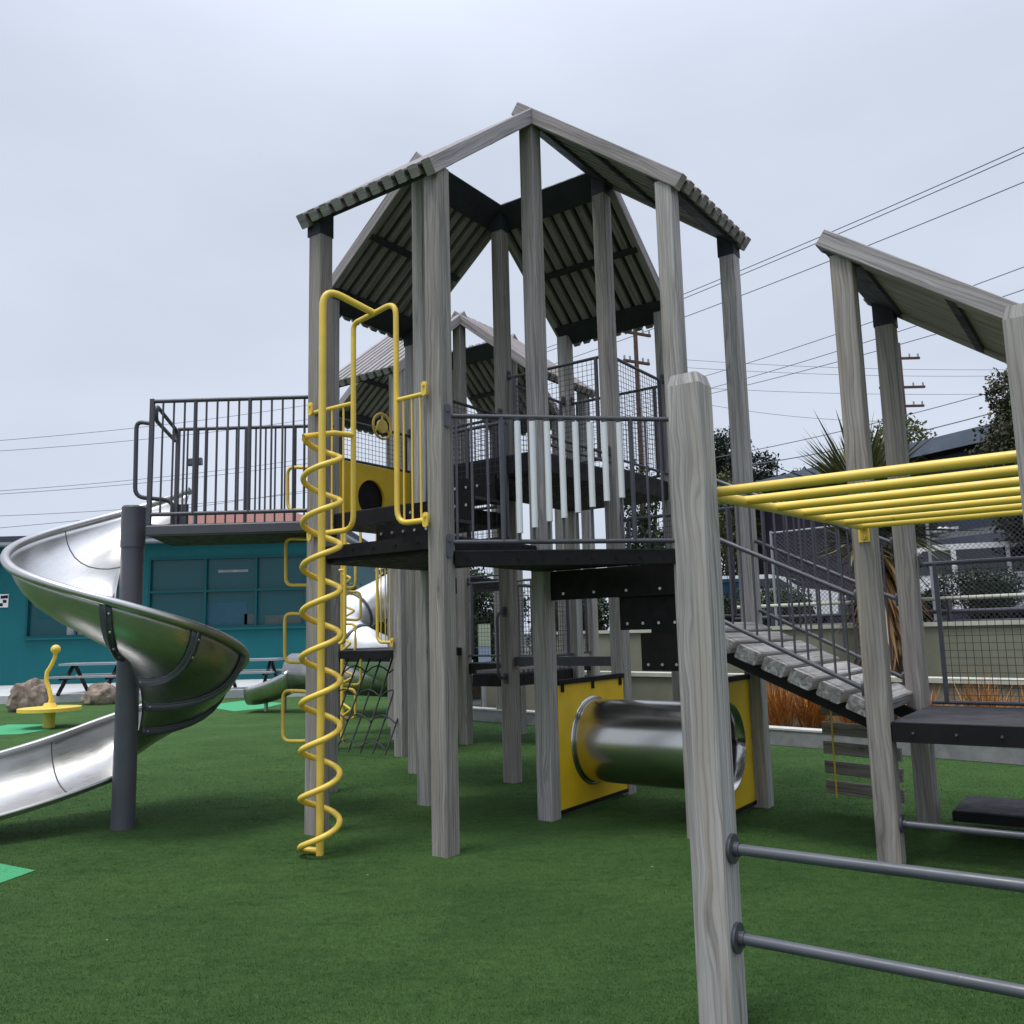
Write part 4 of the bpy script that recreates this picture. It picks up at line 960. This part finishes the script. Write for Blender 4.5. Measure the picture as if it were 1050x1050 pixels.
for f_ in ((0, 1, 2, 3), (3, 2, 4, 5)): b.quad(f_, [(0, 0)] * 4)
b.build('roof', M['shingle'], ga, smooth=False, solid=.08)
for px in (964, 970):
    q = pix(px, 543, 20.3); b = MB(); b.ball(q, .07, 10, 6); b.build('vent', M['white'], ga)

# ------------------------------------------------------------------ plants
def leaves(centers, n, size, rng, flat=.6, hollow=.55):
    """n leaf faces spread through ellipsoid clumps [(centre, (rx, ry, rz))..]"""
    wts = np.array([r_[0] * r_[1] * r_[2] for _, r_ in centers]) ** .67; idx = rng.choice(len(centers), n, p=wts / wts.sum())
    cen = np.array([tuple(c) for c, _ in centers])[idx]; rad = np.array([r_ for _, r_ in centers])[idx]
    d = rng.normal(size=(n, 3)); d /= np.linalg.norm(d, axis=1)[:, None]; rr = (hollow + (1 - hollow) * rng.random(n) ** .6)[:, None] * (1 + .16 * rng.normal(size=(n, 1)))
    c = cen + d * rad * rr
    a = rng.normal(size=(n, 3)); a /= np.linalg.norm(a, axis=1)[:, None]; b = np.cross(a, rng.normal(size=(n, 3))); b /= np.linalg.norm(b, axis=1)[:, None]
    s_ = size * rng.uniform(.6, 1.4, (n, 1)); l = a * s_; w_ = b * s_ * flat * .5
    return np.stack([c - l * .5, c - w_, c + l * .5, c + w_], 1).reshape(-1, 3)
def tree(name, base, h, crown, label, m, n=5000, size=.16, trunk=.12, seed=1, group=None, lobes=14, cz=.62, bare=.35, cat='tree'):
    rng = np.random.default_rng(seed); base = V(base); t_ = thing(name, base, label, cat, group)
    b = MB(); cen = []; topz = base.z + h * cz
    b.tube([base, base + V((.05 * h * .2, 0, h * bare)), base + V((0, .02 * h, h * cz)), base + V((.02 * h, 0, h * .9))], trunk, 10, r_end=trunk * .25)
    for i in range(lobes):
        d = rng.normal(size=3); d /= np.linalg.norm(d); k = rng.uniform(.35, .85)
        c = base + V((d[0] * crown[0] * k, d[1] * crown[1] * k, h - crown[2] + d[2] * crown[2] * k)); s_ = rng.uniform(.28, .48)
        cen.append((c, (crown[0] * s_, crown[1] * s_, crown[2] * s_ * .85)))
        st = base + V((0, 0, h * (bare + .25 * rng.random()))); b.tube([st, lerp(st, c, .5) + V((0, 0, .05 * h)), c], trunk * .4, 6, r_end=trunk * .1)
    b.build('trunk', M['bark'], t_); tri_mesh('crown', leaves(cen, n, size, rng), 4, M[m], t_); return t_
def ztree(px, ptop, Y, wd, label, m, z0=1.4, **kw):
    p = pix(px, ptop, Y); h = p.z - z0; tree(kw.pop('name', 'tree'), (p.x, p.y, z0), h, (wd / 2, wd / 2, min(h * .45, kw.pop('cr', h * .4))), label, m, **kw)
ztree(1052, 372, 17, 2.6, 'dense dark tree with bronze tinted leaves at the right edge', 'leafred', n=26000, size=.085, seed=4, cr=1.9, name='broadleaf_tree')
ztree(918, 430, 22, 3.0, 'olive green bushy tree behind the frame posts', 'leafolive', n=16000, size=.095, seed=9, cr=1.6, name='bushy_tree')
ztree(736, 446, 34, 3.6, 'dark evergreen tree just right of the front cut post', 'leafpine', n=14000, size=.13, seed=5, cr=2.5, name='evergreen_tree')
ztree(742, 478, 27, 2.2, 'yellow green small tree below the dark evergreen', 'leafolive', n=9000, size=.095, seed=15, cr=2.2, name='small_tree')
ztree(792, 458, 40, 4.2, 'flat topped dark pine above the slate house roof', 'leafpine', n=14000, size=.15, seed=6, cr=2.0, name='pine_tree')
ztree(668, 492, 21, 2.4, 'dark leafy tree seen through the tower front railing', 'leafdark', z0=.5, n=16000, size=.09, seed=7, cr=2.3, name='leafy_tree')
ztree(486, 570, 21, 2.6, 'dark shaded tree seen low behind the tower posts', 'leafdark', z0=0, n=14000, size=.095, seed=8, cr=1.8, name='leafy_tree')
ztree(392, 556, 24, 3.4, 'grey green tree behind the silver tube slide', 'leafolive', z0=0, n=14000, size=.10, seed=10, cr=2.2, name='bushy_tree')
ztree(588, 585, 24, 2.6, 'dark tree behind the crawl tunnel and rear deck', 'leafdark', z0=0, n=12000, size=.10, seed=31, cr=1.7, name='leafy_tree')
def shrub(px, py, Y, wd, ht, label, m, seed, z0=1.4, n=7000):
    p = pix(px, py, Y); rng = np.random.default_rng(seed); t_ = thing('shrub', (p.x, p.y, z0), label, 'shrub', 'dark shrubs along the street edge')
    cen = [(V((p.x + rng.uniform(-.35, .35) * wd, p.y + rng.uniform(-.25, .25) * wd, z0 + ht * rng.uniform(.35, .68))), (wd * .26, wd * .24, ht * .34)) for _ in range(8)]
    b = MB()
    for c, _ in cen[:5]: b.tube([V((p.x, p.y, z0)), c], .03, 6, r_end=.01)
    b.build('stem', M['bark'], t_); tri_mesh('foliage', leaves(cen, n, .06, rng), 4, M[m], t_)
shrub(1003, 640, 15.6, 1.25, 1.05, 'rounded dark shrub in front of the far right car', 'leafdark', 21)
shrub(755, 640, 20, 1.5, 1.0, 'dark shrub beyond the upper end of the ramp', 'leafdark', 22)
shrub(810, 640, 19, 1.5, 1.0, 'dark shrub behind the middle of the ramp railing', 'leafdark', 23)
shrub(940, 640, 16.5, .9, .75, 'small dark shrub between the yucca and the mesh railing', 'leafdark', 24)
def spikes(c, n, ln, wd, rng, lo, hi, droop=.5, jit=.05):
    out = []
    for i in range(n):
        az = rng.random() * 2 * math.pi; el = rng.uniform(lo, hi); l = ln * rng.uniform(.7, 1.1); d = V((math.cos(az) * math.cos(el), math.sin(az) * math.cos(el), math.sin(el)))
        s_ = d.cross(V((0, 0, 1))); s_ = s_.normalized() if s_.length > .01 else V((1, 0, 0)); st = V(c) + V((rng.uniform(-jit, jit), rng.uniform(-jit, jit), rng.uniform(-jit, jit)))
        m_ = st + d * l * .5; e_ = st + d * l - V((0, 0, droop * l * .35 * rng.random()))
        out += [st - s_ * wd * .4, m_ - s_ * wd * .5, e_, m_ + s_ * wd * .5]
    return np.array([tuple(v) for v in out])
yq = pix(892, 505, 13.6); rng = np.random.default_rng(5)
yu = thing('yucca_palm', (yq.x, yq.y, .6), 'spiky palm-like yucca with a brown skirt of dead leaves', 'palm')
b = MB(); b.tube([V((yq.x, yq.y, .6)), V((yq.x + .03, yq.y, 1.8)), V((yq.x, yq.y, 3.5))], .15, 12, r_end=.10); b.build('trunk', M['bark'], yu)
v_ = np.concatenate([spikes((yq.x - .15, yq.y, 3.45), 240, 1.45, .075, rng, -.1, 1.4, .3), spikes((yq.x + .35, yq.y + .1, 2.95), 200, 1.25, .07, rng, -.5, 1.3, .4), spikes((yq.x - .25, yq.y, 2.75), 150, 1.0, .06, rng, -.4, 1.2)]); tri_mesh('crown', v_, 4, M['frond'], yu)
v_ = np.concatenate([spikes((yq.x + .12, yq.y, 2.6 - .3 * k), 110, 1.0, .06, rng, -1.5, -.75, .4, .2) for k in range(5)]); tri_mesh('dead_skirt', v_, 4, M['deadfrond'], yu)
for i in range(9):
    t = .2 + .55 * i + .2 * random.random(); c = V((3.38, 11.3, 0)) + kd * (-.9 + t * 1.0) + kn * random.uniform(.55, 1.1); rng = np.random.default_rng(60 + i)
    h_ = random.uniform(.55, .8); v_ = spikes((c.x, c.y, .1), 420, h_, .012, rng, .75, 1.5, .8, .16); o = tri_mesh('rust_grass_tuft', v_, 4, M['orange'])
    tag(o, 'tuft of rust orange grass in the bed behind the kerb', 'grass tuft', 'rust orange grass tufts'); recentre(o)

# centre background: low pale wall and a notice stand
b = MB(); b.box(-5.8, 24.0, 0, 1.2, 24.25, 1.15); o = tag(b.build('boundary_wall', M['concrete']), 'low pale boundary wall far behind the towers', 'wall'); recentre(o)
q = pix(496, 690, 16.5); ns = thing('notice_stand', (q.x, q.y, 0), 'narrow pale green, blue and peach notice stand behind the posts', 'notice stand')
b = MB(); b.tube([V((q.x, q.y, 0)), V((q.x, q.y, .9))], .04, 8); b.build('leg', M['grey'], ns)
for (z0, z1, m) in ((1.27, 1.68, 'palegreen'), (.95, 1.26, 'paleblue'), (.80, .94, 'peach')):
    b = MB(); b.box(q.x - .09, q.y - .06, z0, q.x + .14, q.y - .045, z1); b.build('sheet', M[m], ns)
q = pix(751, 590, 21); bn = thing('blue_bin', (q.x, q.y, 1.4), 'blue wheeled bin beyond the ramp railing', 'bin')
b = MB(); b.prism([(-.3, -.3), (.3, -.3), (.3, .3), (-.3, .3)], (q.x, q.y, 1.5), (q.x, q.y, 2.55), (1, 0, 0), (0, 1, 0), True, [(-.36, -.36), (.36, -.36), (.36, .36), (-.36, .36)]); b.build('body', M['blue'], bn)
b = MB(); b.bar((q.x, q.y - .4, 2.6), (q.x, q.y + .42, 2.6), .8, .08, ch=.02); b.build('lid', M['blue'], bn)
for s_ in (-1, 1):
    b = MB(); b.tube([V((q.x + s_ * .3, q.y + .3, 1.5)), V((q.x + s_ * .36, q.y + .3, 1.5))], .1, 14); b.build('wheel', M['tyre'], bn)

# ------------------------------------------------------------------ utility poles and wires
def upole(px, ptop, Y, label, arms, seed=0, rr=.15):
    p = pix(px, ptop, Y); t_ = thing('utility_pole', (p.x, p.y, 0), label, 'utility pole', 'wooden utility poles'); b = MB(); b.tube([V((p.x, p.y, 0)), p], rr, 12, r_end=rr * .7); b.build('pole', M['polewood'], t_)
    for (dz, half, ang) in arms:
        c = p - V((0, 0, dz)); d = V((math.cos(ang), math.sin(ang), 0)); b = MB(); b.bar(c - d * half, c + d * half, .11, .13); ar = b.build('crossarm', M['polewood'], t_)
        for k in (-.92, -.5, .5, .92):
            b = MB(); b.tube([c + d * half * k + V((0, 0, .06)), c + d * half * k + V((0, 0, .26))], .05, 8); b.build('insulator', M['grey'], ar)
    return p
up1 = upole(651, 334, 42, 'reddish wooden utility pole standing behind the tower', ((.4, .95, .5), (1.9, .8, .5)))
up2 = upole(921, 352, 48, 'utility pole with crossarms mostly hidden behind a frame post', ((.9, 1.15, 0), (2.6, 1.3, 0), (3.7, 1.15, 0)))
def wire(pts, sag, label, r=.018, grp='power lines crossing the sky'):
    a_, b_ = V(pts[0]), V(pts[1]); n_ = 24; p_ = []
    for i in range(n_ + 1):
        t = i / n_; q = lerp(a_, b_, t); q.z -= sag * 4 * t * (1 - t); p_.append(q)
    b = MB(); b.tube(p_, r, 5); o = b.build('power_line', M['cable']); tag(o, label, 'power line', grp); recentre(o)
rw = [((1150, 106), (560, 357), 'uppermost of the close pair of power lines at top right', .019), ((1150, 112), (560, 361), 'lower of the close pair of power lines at top right', .019),
      ((1150, 145), (560, 376), 'single power line just below the close pair at top right', .019), ((1150, 236), (690, 395), 'power line passing behind the right roof, below the single line', .017),
      ((1150, 262), (690, 408), 'second power line behind the right roof', .017), ((1150, 285), (690, 412), 'third and lowest sloping power line behind the right roof', .017)]
for (a_, b_, lb, r_) in rw: wire((pix(*a_, 26), pix(*b_, 52)), .25, lb, r_)
for (a_, b_, lb) in (((690, 368), (1100, 378), 'upper of the faint level power lines behind the frame posts'), ((690, 376), (1100, 384), 'lower of the faint level power lines behind the frame posts'),
                     ((690, 396), (1100, 402), 'faint level power line midway between the frame posts'), ((690, 408), (900, 432), 'power line drooping right from the tower post')):
    wire((pix(*a_, 50), pix(*b_, 50)), .3, lb, .013)
wire((pix(700, 475, 30), pix(1100, 378, 22)), .2, 'thick rising cable above the slate house roof', .014); wire((pix(760, 478, 30), pix(1100, 400, 22)), .2, 'lowest cable grazing the slate house roof', .018)
lw = [((-60, 456), (330, 413), 'uppermost power line at left behind the walkway'), ((-60, 466), (330, 428), 'second power line at left behind the walkway'), ((-60, 507), (330, 468), 'third power line at left, upper of a close pair'),
      ((-60, 510), (330, 473), 'fourth power line at left, lower of a close pair'), ((-60, 531), (330, 503), 'faint power line at left just above the roofline'), ((-60, 546), (330, 500), 'lowest dark power line at left above the teal roof')]
for (a_, b_, lb) in lw: wire((pix(*a_, 48), pix(*b_, 60)), .3, lb, .016)

for o in bpy.data.objects:
    if '_o' in o: del o['_o']
